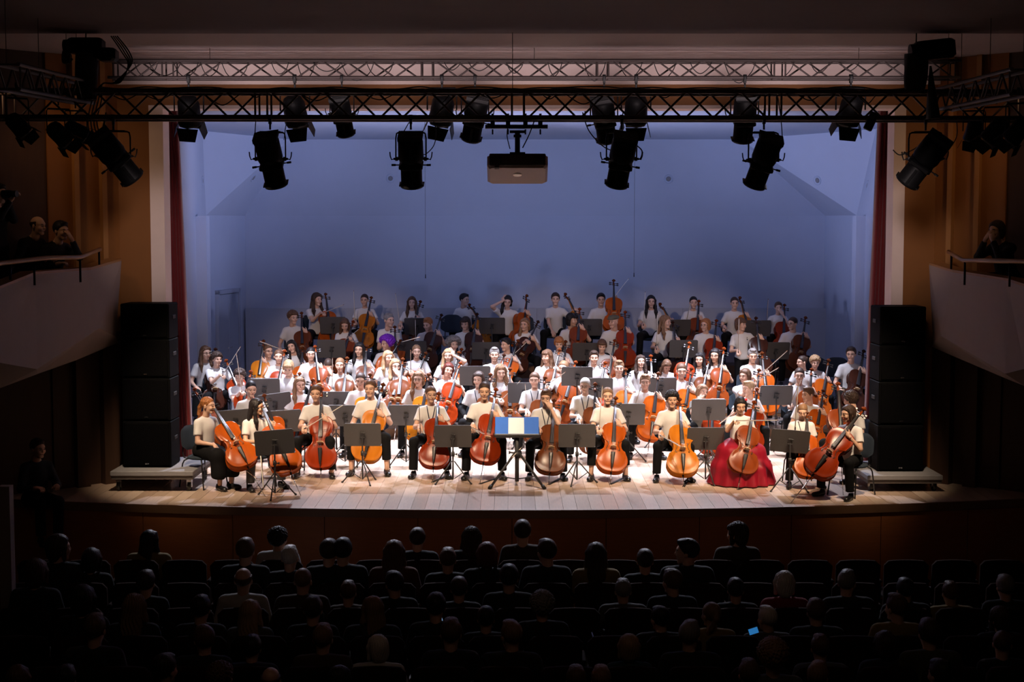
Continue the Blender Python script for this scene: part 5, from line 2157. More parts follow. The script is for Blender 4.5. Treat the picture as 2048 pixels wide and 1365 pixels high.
def musician(row, px, py, s, desc, hair, hcol, cello=None, bow=None, sex='f', yaw=0, hy=None, hp=4, hr=0, lean=4, side=0, lh='neck', rh='bow',
             legs='sit', cyaw=None, csize=0.95, clean=33, skin=0, chair=True, cdep=0.10, what=None, **kw):
    lz, ylo, yhi = LEVELS[ROWS[row]]
    hl = head_local(lean, side, hp, legs)
    Rz = Matrix.Rotation(R(yaw), 3, 'Z')
    off = Rz @ hl
    r = ray(px, py)

    def depth(sc):
        return (lz + off.z * sc - CAM_H) / r.z * r.y
    D = depth(s)
    lo, hi = (18.0, 24.6) if row in 'ABC' else (ylo + 0.30, yhi + 0.15)
    if not lo <= D <= hi:
        Dn = min(max(D, lo), hi)
        s2 = (P(px, py, Dn).z - lz) / off.z
        STATS.append((desc, row, round(D, 2), '->', round(Dn, 2), round(s, 2), round(s2, 2)))
        s2 = min(max(s2, s - 0.09), s + 0.09)
        D, s = Dn, s2
    hw = P(px, py, D)
    rt = hw - off * s
    root_loc = Vector((rt.x, rt.y, lz))
    lab = ('cellist in %s, ' % kw.pop('wear', 'white T-shirt')) + desc + (', ' + what if what else '')
    root = thing('person', lab, 'person', root_loc, R(yaw), 'young cellists on the stage', s)
    inv = Matrix.Translation(root_loc) @ Matrix.Rotation(R(yaw), 4, 'Z') @ Matrix.Scale(s, 4)
    inv = inv.inverted()
    lod = 0 if row in 'AB' else 1
    if cyaw is None:
        cyaw = yaw * 0.8
    neck = None
    if cello:
        sx, sy, tilt, col = cello
        scr = P(sx, sy, hw.y + cdep)
        n0 = Vector((math.sin(R(cyaw)), -math.cos(R(cyaw)), 0))
        for ln in list(range(clean, 60, 3)):
            ax = Vector((0, 0, 1)) - n0 * math.tan(R(ln)) + Vector((1, 0, 0)) * math.tan(R(tilt))
            ax.normalize()
            zb = scr.z - 1.19 * csize * ax.z - lz
            if zb > 0.13:
                break
        _, cbase = place_cello(scr, ax, n0, csize, lz, col, '%s cello of the player %s' % (
            {'red': 'red-brown', 'orange': 'orange', 'amber': 'amber-yellow', 'brown': 'brown', 'dark': 'dark brown', 'rust': 'russet'}[col], desc),
            row == 'A')
        neck = lambda f: scr - ax * (1.19 - f) * csize + n0 * 0.075 * csize
        nback = lambda f: scr - ax * (1.19 - f) * csize
    # wrist targets (local)
    face_t = Vector(hl) + Vector((0.06, -0.15, -0.06))
    args = dict(kw)
    tl = Vector((0.22, -0.30, 0.62))
    tr = Vector((-0.22, -0.30, 0.62))

    def special(v, sd):
        if v == 'face':
            return hl + Vector((sd * 0.07, -0.15, -0.14))
        if v == 'head':
            return hl + Vector((sd * 0.10, -0.06, 0.02))
        if v == 'lap':
            return Vector((sd * 0.20, -0.30, 0.62))
        if v == 'lapin':
            return Vector((sd * 0.06, -0.24, 0.66))
        if v == 'chin':
            return hl + Vector((sd * 0.05, -0.12, -0.20))
        if v == 'cross':
            return Vector((sd * 0.02, -0.26, 0.80))
        if isinstance(v, tuple):
            return inv @ P(v[0], v[1], hw.y + (v[2] if len(v) > 2 else -0.3))
        return None
    Sl = Vector((0.152, 0, 0.945 + (0.42 if legs == 'stand' else 0)))
    v = special(lh, 1)
    if v is not None:
        tl = v
        if lh in ('face', 'head', 'chin'):
            args.setdefault('lhp', 'relax')
            args.setdefault('ldir', (-0.5, 0.25, 0.85))
            args.setdefault('lpalm', (-0.4, 1, 0.0))
    elif cello:
        best = None
        for f in (0.80, 0.84, 0.88, 0.92, 0.96, 0.76, 1.0):
            q = inv @ neck(f)
            L = (q - Sl).length
            d = max(0.0, 0.24 - L, L - 0.46)
            if best is None or d < best[0] - 1e-4:
                best = (d, f, q)
        f = best[1]
        q = best[2]
        tl = q + Vector((0.085, -0.015, -0.035))
        args.setdefault('ldir', tuple(q - tl + Vector((0, -0.02, 0.03))))
        args.setdefault('lpalm', (0.0, 1, 0.0))
    v = special(rh, -1)
    if v is not None:
        tr = v
        if rh in ('face', 'head', 'chin'):
            args.setdefault('rhp', 'relax')
            args.setdefault('rdir', (0.5, 0.25, 0.85))
            args.setdefault('rpalm', (0.4, 1, 0.0))
    frog = None
    if bow:
        fx, fy, tx, ty = bow[:4]
        dd = bow[4] if len(bow) > 4 else -0.42
        frog = P(fx, fy, hw.y + dd)
        tip = P(tx, ty, hw.y + dd)
        dv = tip - frog
        pl = math.hypot(dv.x, dv.z)
        if pl < 0.70:
            dv.y = -math.sqrt(0.70 ** 2 - pl ** 2) * (0.35 if pl > 0.4 else 0.6)
        if rh == 'bow':
            tr = inv @ frog
            Sr = Vector((-0.152, 0, 0.945 + (0.42 if legs == 'stand' else 0)))
            L = (tr - Sr)
            if L.length > 0.50:
                nt = Sr + L.normalized() * 0.50
                frog = inv.inverted() @ nt
                tr = nt
            # the wrist sits a hand's length short of the frog
            back = (Sr - tr).normalized() * 0.07
            args.setdefault('rdir', tuple(-back))
            tr = tr + back
        place_bow(frog - dv.normalized() * 0.03, frog + dv, 'cello bow of the player ' + desc)
    if hy is None:
        hy = 0
    build_person(root, sex, lod, lean, side, hy - yaw, hp, hr, tr, tl, hair, hcol, SKINS[skin], legs, **args)
    if row == 'A' and 840 < px < 1500:
        tip = cbase - ax * ((cbase.z - lz) / ax.z)
        end = Rz @ Vector((0.24, -0.16, 0)) * s + root_loc
        d = end - tip
        d.z = 0
        if d.length > 0.05:
            u = d.normalized()
            v = Vector((-u.y, u.x, 0)) * 0.018
            b = MB()
            poly = [tip - v, tip + v, end + v, end - v]
            lo = [Vector((q.x, q.y, 0.001)) for q in poly]
            hi = [Vector((q.x, q.y, 0.007)) for q in poly]
            b.add(lo + hi, [(3, 2, 1, 0), (4, 5, 6, 7), (0, 1, 5, 4), (1, 2, 6, 5), (2, 3, 7, 6), (3, 0, 4, 7)])
            tag(b.build('endpin_strap', M_CABLE), 'black endpin strap on the floor of the player ' + desc, 'strap', 'endpin straps')
    if chair and legs != 'stand':
        place_chair(Rz @ Vector((0, 0.03, 0)) * s + root_loc, R(yaw), s, 'navy padded chair of the player ' + desc)
    return root


# ================================================================== THE ORCHESTRA
# row, head x, head y, scale, hair, hair colour, cello (scroll x, scroll y, tilt, colour), options
ORCH = [
    # ---- back row
    ('F', 634, 600, 1.0, 'wild', 'dark', (650, 589, 3, 'orange'), dict(yaw=25, hy=45, bow=(650, 627, 687, 612), lh=(668, 640), what='bow across the strings')),
    ('F', 729, 601, .97, 'tied', 'dark', (743, 596, 8, 'amber'), dict(bow=(709, 650, 709, 597), hy=-5)),
    ('F', 824, 606, .95, 'long', 'brown', (841, 604, 14, 'brown'), dict(bow=(799, 659, 792, 602), what='bow held upright')),
    ('F', 929, 600, .97, 'short', 'black', (936, 611, -8, 'amber'), dict(sex='m', hy=50, cyaw=40, what='looking sideways')),
    ('F', 1015, 604, .97, 'side', 'black', (1051, 591, 28, 'orange'), dict(rh='head', hp=14, hr=6, cyaw=35, what='hand raised to the ear')),
    ('F', 1111, 599, 1.0, 'short', 'dark', (1127, 589, 3, 'amber'), dict(sex='m', cyaw=50, rh=(1105, 665), lean=6)),
    ('F', 1202, 600, 1.0, 'short', 'black', (1227, 562, 2, 'orange'), dict(sex='m', lh=(1232, 600), bow=(1214, 612, 1254, 560), rh='lap', cdep=-.25, what='cello raised high')),
    ('F', 1302, 604, .98, 'long', 'black', (1316, 609, 7, 'amber'), dict(cyaw=55, bow=(1287, 655, 1288.5, 597))),
    ('F', 1387, 606, .96, 'tied', 'black', (1397, 603, 8, 'rust'), dict(bow=(1371, 655, 1374, 617))),
    ('F', 1469, 607, 1.0, 'tied', 'dark', (1477, 596, 8, 'amber'), dict(sex='m', cyaw=25, bow=(1448, 664, 1470, 672))),
    ('F', 1557, 616, .93, 'short', 'brown', (1568, 611, 9, 'red'), dict(sex='m', lh='face', bow=(1532, 645, 1527, 609), what='hand over the eyes')),
    # ---- sixth row
    ('E', 586, 636, 1.0, 'curly', 'brown', (604, 627, -7, 'brown'), dict(sex='m', hy=35)),
    ('E', 690, 650, .92, 'long', 'brown', (707, 644, 14, 'rust'), dict(hp=28, lean=10, bow=(686, 690, 716, 667))),
    ('E', 778, 641, 1.05, 'crop', 'grey', (790, 655, -6, 'orange'), dict(sex='m', hy=40, lean=14, lh='cross', rh='cross', cdep=-.3, what='arms resting on the cello')),
    ('E', 856, 649, 1.0, 'crop', 'ginger', (883, 631, 18, 'dark'), dict(sex='m', hy=-30, hp=18, lean=8, bow=(830, 690, 832, 651))),
    ('E', 931, 648, 1.0, 'shag', 'dark', (954, 629, 7, 'dark'), dict(sex='m', hy=-18, hp=10)),
    ('E', 1050, 650, .94, 'side', 'lbrown', (1076, 644, 28, 'dark'), dict(hy=-25, bow=(1059, 684, 1011, 728))),
    ('E', 1144, 641, 1.0, 'shag', 'black', (1159, 619, 5, 'rust'), dict(hy=50, what='looking sideways')),
    ('E', 1227, 644, 1.05, None, 'grey', (1250, 625, 3, 'red'), dict(sex='m', hy=-40, capon=True, what='wearing a flat cap')),
    ('E', 1331, 645, .97, 'wave', 'lbrown', (1345, 645, -4, 'dark'), dict(hy=55, bow=(1313, 706, 1313, 646))),
    ('E', 1411, 651, .94, 'bob', 'ginger', (1432, 642, 11, 'red'), dict(hy=-40, glasses=True, what='wearing glasses')),
    ('E', 1585, 648, 1.0, 'bun', 'dark', (1610, 636, 16, 'brown'), dict(hy=-50, glasses=True, what='turned aside, wearing glasses')),
    # ---- fifth row
    ('d', 1482, 650, .93, 'shag', 'brown', (1511, 637, 0, 'dark'), dict(legs='stand', hy=45, side=-6, bow=(1478, 715, 1475, 668), logo=True, chair=False, what='standing and turned aside')),
    ('d', 584, 694, .95, 'wave', 'black', (606, 697, -4, 'orange'), dict(hr=-16, bow=(567, 697, 541, 681), hy=-8)),
    ('d', 773, 688, 1.0, 'afro', 'purple', (802, 682, 32, 'orange'), dict(sex='m', hy=-45, bow=(804, 684, 832, 674), rh='lap')),
    ('d', 907, 690, .97, 'afro', 'grey', (923, 700, 10, 'red'), dict(hy=20)),
    ('d', 1012, 690, .98, 'short', 'black', (1036, 682, 20, 'orange'), dict(sex='m', hy=-50, what='looking sideways')),
    ('d', 1118, 688, .97, 'fringe', 'ginger', (1131, 684, 5, 'brown'), dict(sex='m', hp=14)),
    ('d', 1204, 693, .97, 'fringe', 'brown', (1229, 682, 13, 'rust'), dict(sex='m', hp=14)),
    # ---- fourth row
    ('D', 411, 707, .97, 'long', 'brown', (430, 699, 8, 'dark'), dict(hy=40, yaw=25, glasses=True, what='wearing glasses')),
    ('D', 434, 719, .97, 'curly', 'dark', (452, 722, -20, 'red'), dict(sex='m', hy=35, yaw=20, bow=(454, 754, 484, 712), logo=True)),
    ('D', 536, 703, .95, 'bun', 'brown', (528, 683, 1, 'amber'), dict(hy=35)),
    ('D', 557, 714, .93, 'tied', 'brown', (570, 703, 5, 'red'), dict(hy=10)),
    ('D', 622, 709, .95, 'pony', 'black', (631, 694, -12, 'rust'), dict(hy=8, glasses=True, what='wearing glasses')),
    ('D', 719, 700, .98, 'long', 'black', (734, 693, 0, 'brown'), dict(hy=-10, skin=1)),
    ('D', 776, 716, .95, 'long', 'blond', (812, 728, 20, 'brown'), dict(hy=30)),
    ('D', 833, 704, .95, 'tied', 'lbrown', (852, 707, 20, 'orange'), dict(hy=10, bow=(822, 745, 825, 710))),
    ('D', 896, 712, .93, 'side', 'blond', (918, 706, 14, 'orange'), dict(lh='head', what='hand pressed to the forehead')),
    ('D', 989, 711, 1.06, 'crop', 'grey', (1008, 711, 10, 'dark'), dict(sex='m', rh=(937, 742, -.1), wide=1.08, rhp='relax', what='arm stretched out sideways')),
    ('D', 1094, 714, .95, 'longfringe', 'brown', (1119, 700, 14, 'brown'), dict(hy=-35)),
    ('D', 1188, 716, .96, 'short', 'dark', (1210, 727, 16, 'red'), dict(sex='m')),
    ('D', 1281, 724, .96, 'wave', 'dark', (1301, 713, 1, 'rust'), dict(hy=8, hp=-4)),
    ('D', 1333, 738, .93, 'side', 'brown', (1378, 687, 14, 'red'), dict(hp=45, hy=15, lean=18, logo=True, lh='lapin', rh='lapin', what='bent over, head bowed')),
    ('D', 1399, 720, .96, 'wave', 'black', (1418, 717, 17, 'brown'), dict(hy=-15)),
    ('D', 1430, 712, .96, 'long', 'black', (1447, 698, 13, 'rust'), dict(hy=-20, glasses=True, skin=1, what='wearing glasses')),
    ('D', 1505, 712, .98, 'crop', 'grey', (1523, 707, 0, 'orange'), dict(sex='m', hp=12, bow=(1517, 760, 1568, 710))),
    ('D', 1604, 725, .93, 'bun', 'dark', None, dict(hy=-70, yaw=-30, lh='lap', rh='lap', what='seen in profile')),
    ('D', 1630, 728, .95, 'curly', 'blond', (1656, 721, 18, 'orange'), dict(sex='m', hp=10)),
    ('D', 1702, 709, 1.0, 'short', 'dark', (1726, 703, 20, 'dark'), dict(sex='m', hy=-20)),
    # ---- third row
    ('C', 479, 754, .93, 'curly', 'dark', (503, 744, 8, 'red'), dict(sex='m', hp=12, bow=(490, 786, 487, 731))),
    ('C', 577, 737, 1.0, 'fringe', 'blond', (600, 748, 8, 'red'), dict(sex='m', hp=22, logo=True, lh='lapin', rh='lap', cdep=-.3, csize=.9, what='looking down')),
    ('C', 657, 732, .97, 'buzz', 'dark', None, dict(sex='m', hp=40, lean=14, lh='face', rh='lap', what='head bowed into a hand')),
    ('C', 680, 731, .97, 'tied', 'lbrown', (695, 717, 2, 'brown'), dict(bow=(664, 790, 668, 741))),
    ('C', 790, 733, .98, 'side', 'blond', (806, 719, 4, 'brown'), dict(hy=25, glasses=True, lh='face', what='hand held before the face')),
    ('C', 896, 741, .95, 'bob', 'auburn', (921, 727, 17, 'red'), dict(hr=14, hy=15)),
    ('C', 1001, 745, .98, 'wave', 'lbrown', (1020, 739, 0, 'brown'), dict(hp=12, hy=10, bow=(1005, 806, 1034, 772))),
    ('C', 1127, 737, .98, 'tied', 'lbrown', (1151, 725, 18, 'rust'), dict(hy=-20, bow=(1091, 772, 1117, 748), lh='neck')),
    ('C', 1238, 737, 1.0, 'crop', 'lbrown', (1251, 740, 3, 'orange'), dict(sex='m', bow=(1219, 790, 1219, 726))),
    ('C', 1363, 743, 1.0, 'tied', 'brown', (1382, 738, 14, 'orange'), dict(hp=8)),
    ('C', 1490, 753, .93, 'bob', 'brown', (1517, 741, 14, 'orange'), dict(hy=-45, bow=(1516, 762, 1545, 735))),
    ('C', 1599, 752, .97, 'tied', 'dark', (1622, 740, 14, 'rust'), dict(hy=-10, bow=(1580, 815, 1588, 770))),
    # ---- second row
    ('B', 357, 783, .88, 'short', 'dark', (386, 780, -12, 'rust'), dict(sex='m', yaw=50, hy=75, lh='lapin', rh='lapin', what='turned aside with folded arms')),
    ('B', 502, 779, .95, 'bun', 'black', (528, 792, -14, 'orange'), dict(yaw=20, hy=25, hp=10, lh='lap', rh='lap', cdep=-.3, csize=.9)),
    ('B', 599, 770, .93, 'side', 'lbrown', (627, 761, 13, 'red'), dict(hy=25, logo=True, lh='lapin', rh='lap', cdep=-.15, what='looking aside, hand at the waist')),
    ('B', 721, 762, .95, 'pony', 'dark', (741, 750, 6, 'amber'), dict(hp=10, cdep=.05)),
    ('B', 837, 759, .97, 'side', 'lbrown', (858, 750, 9, 'amber'), dict(glasses=True, hy=-8, what='wearing glasses')),
    ('B', 957, 760, .96, 'bob', 'dark', (981, 750, 6, 'brown'), dict(lanyard=True, hy=-15, rh='lap', lh='lapin', what='with a lanyard and black sleeves', under=True)),
    ('B', 1069, 761, .96, 'tied', 'brown', (1090, 756, 9, 'brown'), dict(lanyard=True, hy=-8, bow=(1056, 835, 1052, 785), what='with a lanyard')),
    ('B', 1170, 772, .93, 'tied', 'white', (1190, 769, 4, 'brown'), dict(lanyard=True, glasses=True, hy=-15, hp=10, bow=(1160, 848, 1168, 890), skin=2, what='with lanyard and glasses')),
    ('B', 1290, 765, .95, 'crop', 'lbrown', (1316, 748, 11, 'orange'), dict(sex='m', hy=-5, bow=(1263, 838, 1272, 790))),
    ('B', 1404, 784, .86, 'bob', 'lbrown', (1424, 800, 8, 'red'), dict(hy=30, hr=18, lean=14, rh='face', csize=.8, shirtm=M_GREY, wear='dark cardigan', what='chin propped on a hand')),
    ('B', 1497, 778, .90, 'crop', 'blond', (1513, 779, 12, 'red'), dict(sex='m', hy=-60, bow=(1475, 820, 1440, 835), csize=.85)),
    ('B', 1616, 790, .88, 'crop', 'brown', (1645, 782, 18, 'orange'), dict(sex='m', hy=-60, csize=.8)),
    ('B', 1701, 801, .92, 'curly', 'dark', (1674, 768, 4, 'rust'), dict(sex='m', hy=-140, yaw=-60, hp=12, rh='lapin', lh='lapin', cdep=-.35, cyaw=0, what='turned away from the hall')),
    # ---- front row
    ('A', 416, 812, .92, 'braid', 'ginger', (418, 806, -20, 'orange'), dict(clean=40, yaw=55, hy=75, cyaw=30, cloth='skirt', legs='close', bow=(448, 915, 521, 963, -.25), cdep=.12, lh='lap',
                                                                       wear='white T-shirt and black skirt', bare=True, what='in profile')),
    ('A', 514, 815, .90, 'long', 'black', (518, 804, -19, 'orange'), dict(clean=33, yaw=35, hy=80, cyaw=20, clothm=M_JEANS, bow=(530, 905, 545, 963, -.4), cdep=.04, skin=1,
                                                                      wear='white T-shirt and grey jeans', what='in profile')),
    ('A', 632, 788, .96, 'tied', 'brown', (644, 777, -2, 'red'), dict(csize=.98, clean=24, bow=(607, 872, 679, 827, -.5), bare=True, what='bow slanting across the cello')),
    ('A', 741, 778, 1.0, 'tied', 'brown', (767, 769, 13, 'amber'), dict(csize=.98, clean=25, hy=-10, bare=True, cloth='short_trousers', rh='lap', what='bare ankles in black shoes')),
    ('A', 862, 790, .95, 'tied', 'brown', (878, 788, 3, 'red'), dict(hy=15, lanyard=True, bow=(840, 862, 842, 820), what='with a lanyard')),
    ('A', 969, 783, 1.0, 'tied', 'dark', (992, 780, 10, 'red'), dict(hp=8, skin=1, under=True, bow=(945, 868, 962, 868, -.5), what='with black undersleeves')),
    ('A', 1092, 796, .93, 'crop', 'brown', (1108, 802, 5, 'brown'), dict(sex='m', hy=-10, hp=10, lanyard=True, lh='face', bow=(1078, 869, 1037, 903, -.45), what='hand covering the face')),
    ('A', 1215, 793, .95, 'tied', 'lbrown', (1231, 797, 6, 'orange'), dict(bare=True, cloth='short_trousers', bow=(1200, 872, 1203, 804, -.5), what='bow held upright')),
    ('A', 1344, 800, .92, 'curly', 'black', (1358, 800, 1, 'amber'), dict(csize=.98, sex='m', skin=1, bow=(1322, 890, 1342, 896, -.5), what='bow lowered to the knee')),
    ('A', 1481, 812, .88, 'bob', 'black', (1507, 805, 16, 'rust'), dict(hp=18, skin=1, cloth='gown', clothm=M_REDGOWN, ribbon=True, shoes=False, csize=.92, lh='lapin',
                                                                   bow=(1473, 842, 1527, 834, -.4), wear='white blouse and long red skirt', what='looking down')),
    ('A', 1605, 823, .84, 'tied', 'lbrown', (1612, 826, 6, 'orange'), dict(hp=24, hy=-10, csize=.80, lanyard=True, lh='lapin', rh='lapin', bow=(1590, 858, 1588, 795, -.3), what='looking down, bow upright')),
    ('A', 1696, 829, .89, 'bob', 'dark', (1729, 819, 33, 'red'), dict(csize=.98, yaw=-48, hy=-65, cyaw=-28, skin=1, glasses=True, what='in profile, wearing glasses')),
]


def place_orchestra():
    byrow = {}
    for m in ORCH:
        byrow.setdefault(m[0], []).append(m)
    for row, L in byrow.items():
        L.sort(key=lambda m: m[1])
        for i, m in enumerate(L):
            r_, px, py, s, hair, hcol, cel, kw = m
            kw = dict(kw)
            desc = '%s from left, %s row' % (ORD[i + 1], ROWNAME[row])
            if i == 0:
                desc = 'at left end, %s row' % ROWNAME[row]
            elif i == len(L) - 1:
                desc = 'at right end, %s row' % ROWNAME[row]
            bow = kw.pop('bow', None)
            root = musician(row, px, py, s, desc, hair, hcol, cel, bow, **kw)


place_orchestra()

# empty chairs among the players
for px, py, Y, lz, yaw, w in ((903, 655, 28.35, 0.90, 0, 'beside a player of the back row'), (1045, 655, 28.35, 0.90, 0, 'behind the player with a raised hand in the back row'),
                              (1640, 735, 25.3, 0.32, 10, 'at the edge of the risers near the far curtain'), (1672, 742, 25.2, 0.32, -15, 'outermost on the risers near the far curtain')):
    q = P(px, py, Y)
    place_chair((q.x, Y, lz), R(yaw), 1.0, 'empty dark chair ' + w)

# ------------------------------------------------------------------ music stands
conductor_stand()
STANDS = [
    # px, py, depth, floor level, yaw, roll, sheet
    (549, 885, 18.4, 0, 8, -4, 0), (725, 870, 19.45, 0, 0, 0, 0), (906, 873, 19.45, 0, 0, 0, 0), (1154, 872, 19.4, 0, 0, 0, 0), (1411, 878, 19.45, 0, 0, 0, 0), (1580, 883, 18.85, 0, -6, 4, 0),
    (568, 843, 20.6, 0, 8, -3, 0), (690, 832, 21.0, 0, 0, 0, 0), (812, 831, 21.0, 0, 0, 0, 0), (1256, 829, 21.2, 0, 0, 0, 0), (1417, 820, 20.9, 0, 0, 0, 1), (1552, 791, 22.0, 0, 0, 0, 0),
    (470, 842, 20.6, 0, 10, -3, 0), (549, 808, 21.6, 0, 15, -6, 0), (672, 803, 22.2, 0, 0, 0, 0), (1048, 786, 22.3, 0, 0, 0, 0), (1194, 776, 22.8, 0, 0, 0, 0), (1321, 775, 22.8, 0, 0, 0, 0),
    (528, 778, 22.8, 0, 6, 0, 1), (950, 752, 23.2, 0, 0, 0, 0), (1154, 753, 23.2, 0, 0, 0, 0),
    (663, 698, 25.7, .32, 0, 0, 0), (825, 700, 25.7, .32, 0, 0, 0), (972, 702, 25.7, .32, 0, 0, 0), (1173, 704, 25.7, .32, 0, 0, 0), (1367, 698, 25.7, .32, 0, 0, 0), (1551, 702, 25.7, .32, 0, 0, 0),
    (666, 651, 27.6, .6, 0, 0, 0), (835, 653, 27.6, .6, 0, 0, 1), (984, 652, 27.6, .6, 0, 0, 0), (1178, 655, 27.6, .6, 0, 0, 0), (1355, 656, 27.6, .6, 0, 0, 0), (1515, 657, 27.6, .6, 0, 0, 0),
]
SROW = [('front row', 6), ('second row', 6), ('third row', 6), ('fourth row', 3), ('fifth row', 6), ('back row', 6)]
_i = 0
for nm, n in SROW:
    grp = sorted(STANDS[_i:_i + n])
    _i += n
    for k, (px, py, Y, fz, yaw, roll, sh) in enumerate(grp):
        w = 'leftmost' if k == 0 else 'rightmost' if k == len(grp) - 1 else ORD[k + 1] + ' from the left'
        place_stand(px, py, Y, 'black music stand, %s before the %s of players' % (w, nm), fz, yaw, 16 + (k * 3) % 8, 20 + 37 * k, (-0.1,) if sh else None, 1.0, roll)


# ================================================================== THE AUDIENCE
def make_seat():
    M = {}
    w = 0.25
    b = MB()
    nu, nv = 10, 8
    vs = []
    for sg in (0, 1):
        for j in range(nv + 1):
            v = j / nv
            for i in range(nu + 1):
                u = i / nu * 2 - 1
                x = u * w * (1 - 0.05 * (1 - v))
                z = 0.36 + v * 0.50 - 0.045 * max(0, abs(u) - 0.80) / 0.2 * (1 if v > 0.85 else 0) + 0.012 * (1 - u * u) * v
                y = -0.02 * u * u + 0.07 * (1 - v) + (0.035 if sg else -0.02)
                vs.append((x, y, z))
    N = (nu + 1) * (nv + 1)
    fs = []
    for sg in (0, 1):
        for j in range(nv):
            for i in range(nu):
                q = (sg * N + j * (nu + 1) + i, sg * N + j * (nu + 1) + i + 1, sg * N + (j + 1) * (nu + 1) + i + 1, sg * N + (j + 1) * (nu + 1) + i)
                fs.append(q if sg == 0 else q[::-1])
    rim = [j * (nu + 1) for j in range(nv + 1)] + [nv * (nu + 1) + i for i in range(1, nu + 1)] + [j * (nu + 1) + nu for j in range(nv - 1, -1, -1)]
    for a, c in zip(rim[:-1], rim[1:]):
        fs.append((a, c, N + c, N + a))
    b.add(vs, fs, 0, True)
    M['backrest'] = b.mesh('backrest', M_SEATW)
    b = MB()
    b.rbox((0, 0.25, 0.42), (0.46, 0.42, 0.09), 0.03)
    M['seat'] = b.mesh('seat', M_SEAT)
    b = MB()
    b.rbox((0.265, 0.20, 0.62), (0.045, 0.36, 0.03), 0.01).rbox((0.265, 0.10, 0.30), (0.03, 0.10, 0.60), 0.01)
    M['armrest'] = b.mesh('armrest', M_SEATW)
    return M


SEAT = make_seat()
HALL_Z = -1.2
ROWY = [16.2, 15.12, 14.08, 13.08, 12.13, 11.2]
ROWPX = [(224, 97.5), (218, 102), (210, 108), (102, 112), (50, 120), (20, 127)]
WORDR = ['first', 'second', 'third', 'fourth', 'fifth', 'sixth']
for ri in range(5):
    Y = ROWY[ri]
    pit = 0.545
    xs = []
    x = P(ROWPX[ri][0] + ROWPX[ri][1] / 2, 1130, Y).x
    while P(0, 0, Y).x - 0.4 < x - pit:
        x -= pit
    lim = P(2048, 1100, Y).x
    k = 0
    while x < lim + 0.25:
        pxx = x / Y * F_PX + 1024
        k += 1
        if pxx > -20:
            nm = ORD[k] if k < len(ORD) else 'last'
            t = thing('auditorium_seat', 'dark wooden auditorium seat, %s from the left in the %s row before the stage' % (nm, WORDR[ri]), 'seat', (x, Y, HALL_Z), 0, 'auditorium seats')
            put('backrest', SEAT['backrest'], t)
            put('seat', SEAT['seat'], t)
            put('armrest', SEAT['armrest'], t)
        x += pit

# listener bodies: three shared builds, seen from behind (they face the stage, +Y)
LB = {}


def listener_meshes(kind):
    if kind in LB:
        return LB[kind]
    s = SDF(0.022)
    lean = {'a': 0, 'b': 6, 'c': -3}[kind]
    Um = Matrix.Translation((0, 0, 0.5)) @ Matrix.Rotation(R(lean), 4, 'X') @ Matrix.Translation((0, 0, -0.5))
    U = lambda x, y, z: np.array(Um @ Vector((x, y, z)))
    rot = Um.to_3x3()
    w = {'a': 1.15, 'b': 1.26, 'c': 1.06}[kind]
    s.ell(U(0, 0.0, 0.58), (0.18 * w, 0.135, 0.14), rot, 0.06)
    s.ell(U(0, 0.0, 0.74), (0.165 * w, 0.125, 0.16), rot, 0.06)
    s.ell(U(0, 0.0, 0.90), (0.18 * w, 0.12, 0.15), rot, 0.06)
    s.cap(U(-0.15 * w, 0.01, 0.985), U(0.15 * w, 0.01, 0.985), 0.062, k=0.06)
    for sd in (-1, 1):
        S, E, W = U(sd * 0.19 * w, 0.01, 0.97), U(sd * 0.25 * w, 0.0, 0.72), U(sd * 0.12, -0.24, 0.60)
        s.cap(S, E, 0.060, 0.052, 0.05)
        s.cap(E, W, 0.050, 0.040, 0.03)
        s.cap((sd * 0.10, 0, 0.52), (sd * 0.12, -0.40, 0.50), 0.09, 0.07, 0.04)
        s.cap((sd * 0.12, -0.40, 0.50), (sd * 0.12, -0.38, 0.08), 0.065, 0.05, 0.03)
    s.ell(U(0, -0.01, 1.09), (0.058, 0.066, 0.05), rot, 0.01, sub=True)
    coat = np_mesh('jacket', *s.mesh(), [COATS['black']])
    hc = Vector(U(0, -0.03, 1.19))
    s = SDF(0.02)
    s.cap(U(0, 0, 0.80), U(0, 0.0, 1.0), 0.07, 0.055, 0.02)
    s.cap(U(0, 0.005, 1.0), np.array(hc) + np.array((0, 0.02, -0.06)), 0.052, 0.047, 0.02)
    for sd in (-1, 1):
        s.cap(U(sd * 0.12, -0.22, 0.60), U(sd * 0.09, -0.31, 0.58), 0.03, 0.03, 0.02)
        s.cap(U(sd * 0.12, -0.05, 0.70), U(sd * 0.12, -0.22, 0.60), 0.03, 0.03, 0.02)
        s.cap(U(0, 0, 0.80), U(sd * 0.12, -0.05, 0.70), 0.05, 0.03, 0.02)
    LB[kind] = (coat, s.mesh(), hc)
    return LB[kind]


HEADMESH = {}


def listener_body(kind, sex, hyaw, skin):
    key = (kind, sex, round(hyaw / 25), skin)
    if key not in HEADMESH:
        coat, (bv, bq), hc = listener_meshes(kind)
        V, Q, m = HEAD[(sex, 2)]
        HM = Matrix.Translation(hc) @ Matrix.Rotation(R(round(hyaw / 25) * 25), 4, 'Z') @ Matrix.Scale(1.2, 4)
        hv = xform(V, HM)
        HEADMESH[key] = (np_mesh('body', np.concatenate([bv, hv]), np.concatenate([bq, Q + len(bv)]), [SKINS[skin], M_EYE, M_LIP2],
                                 np.concatenate([np.zeros(len(bq), np.int32), m])), HM)
    return HEADMESH[key]


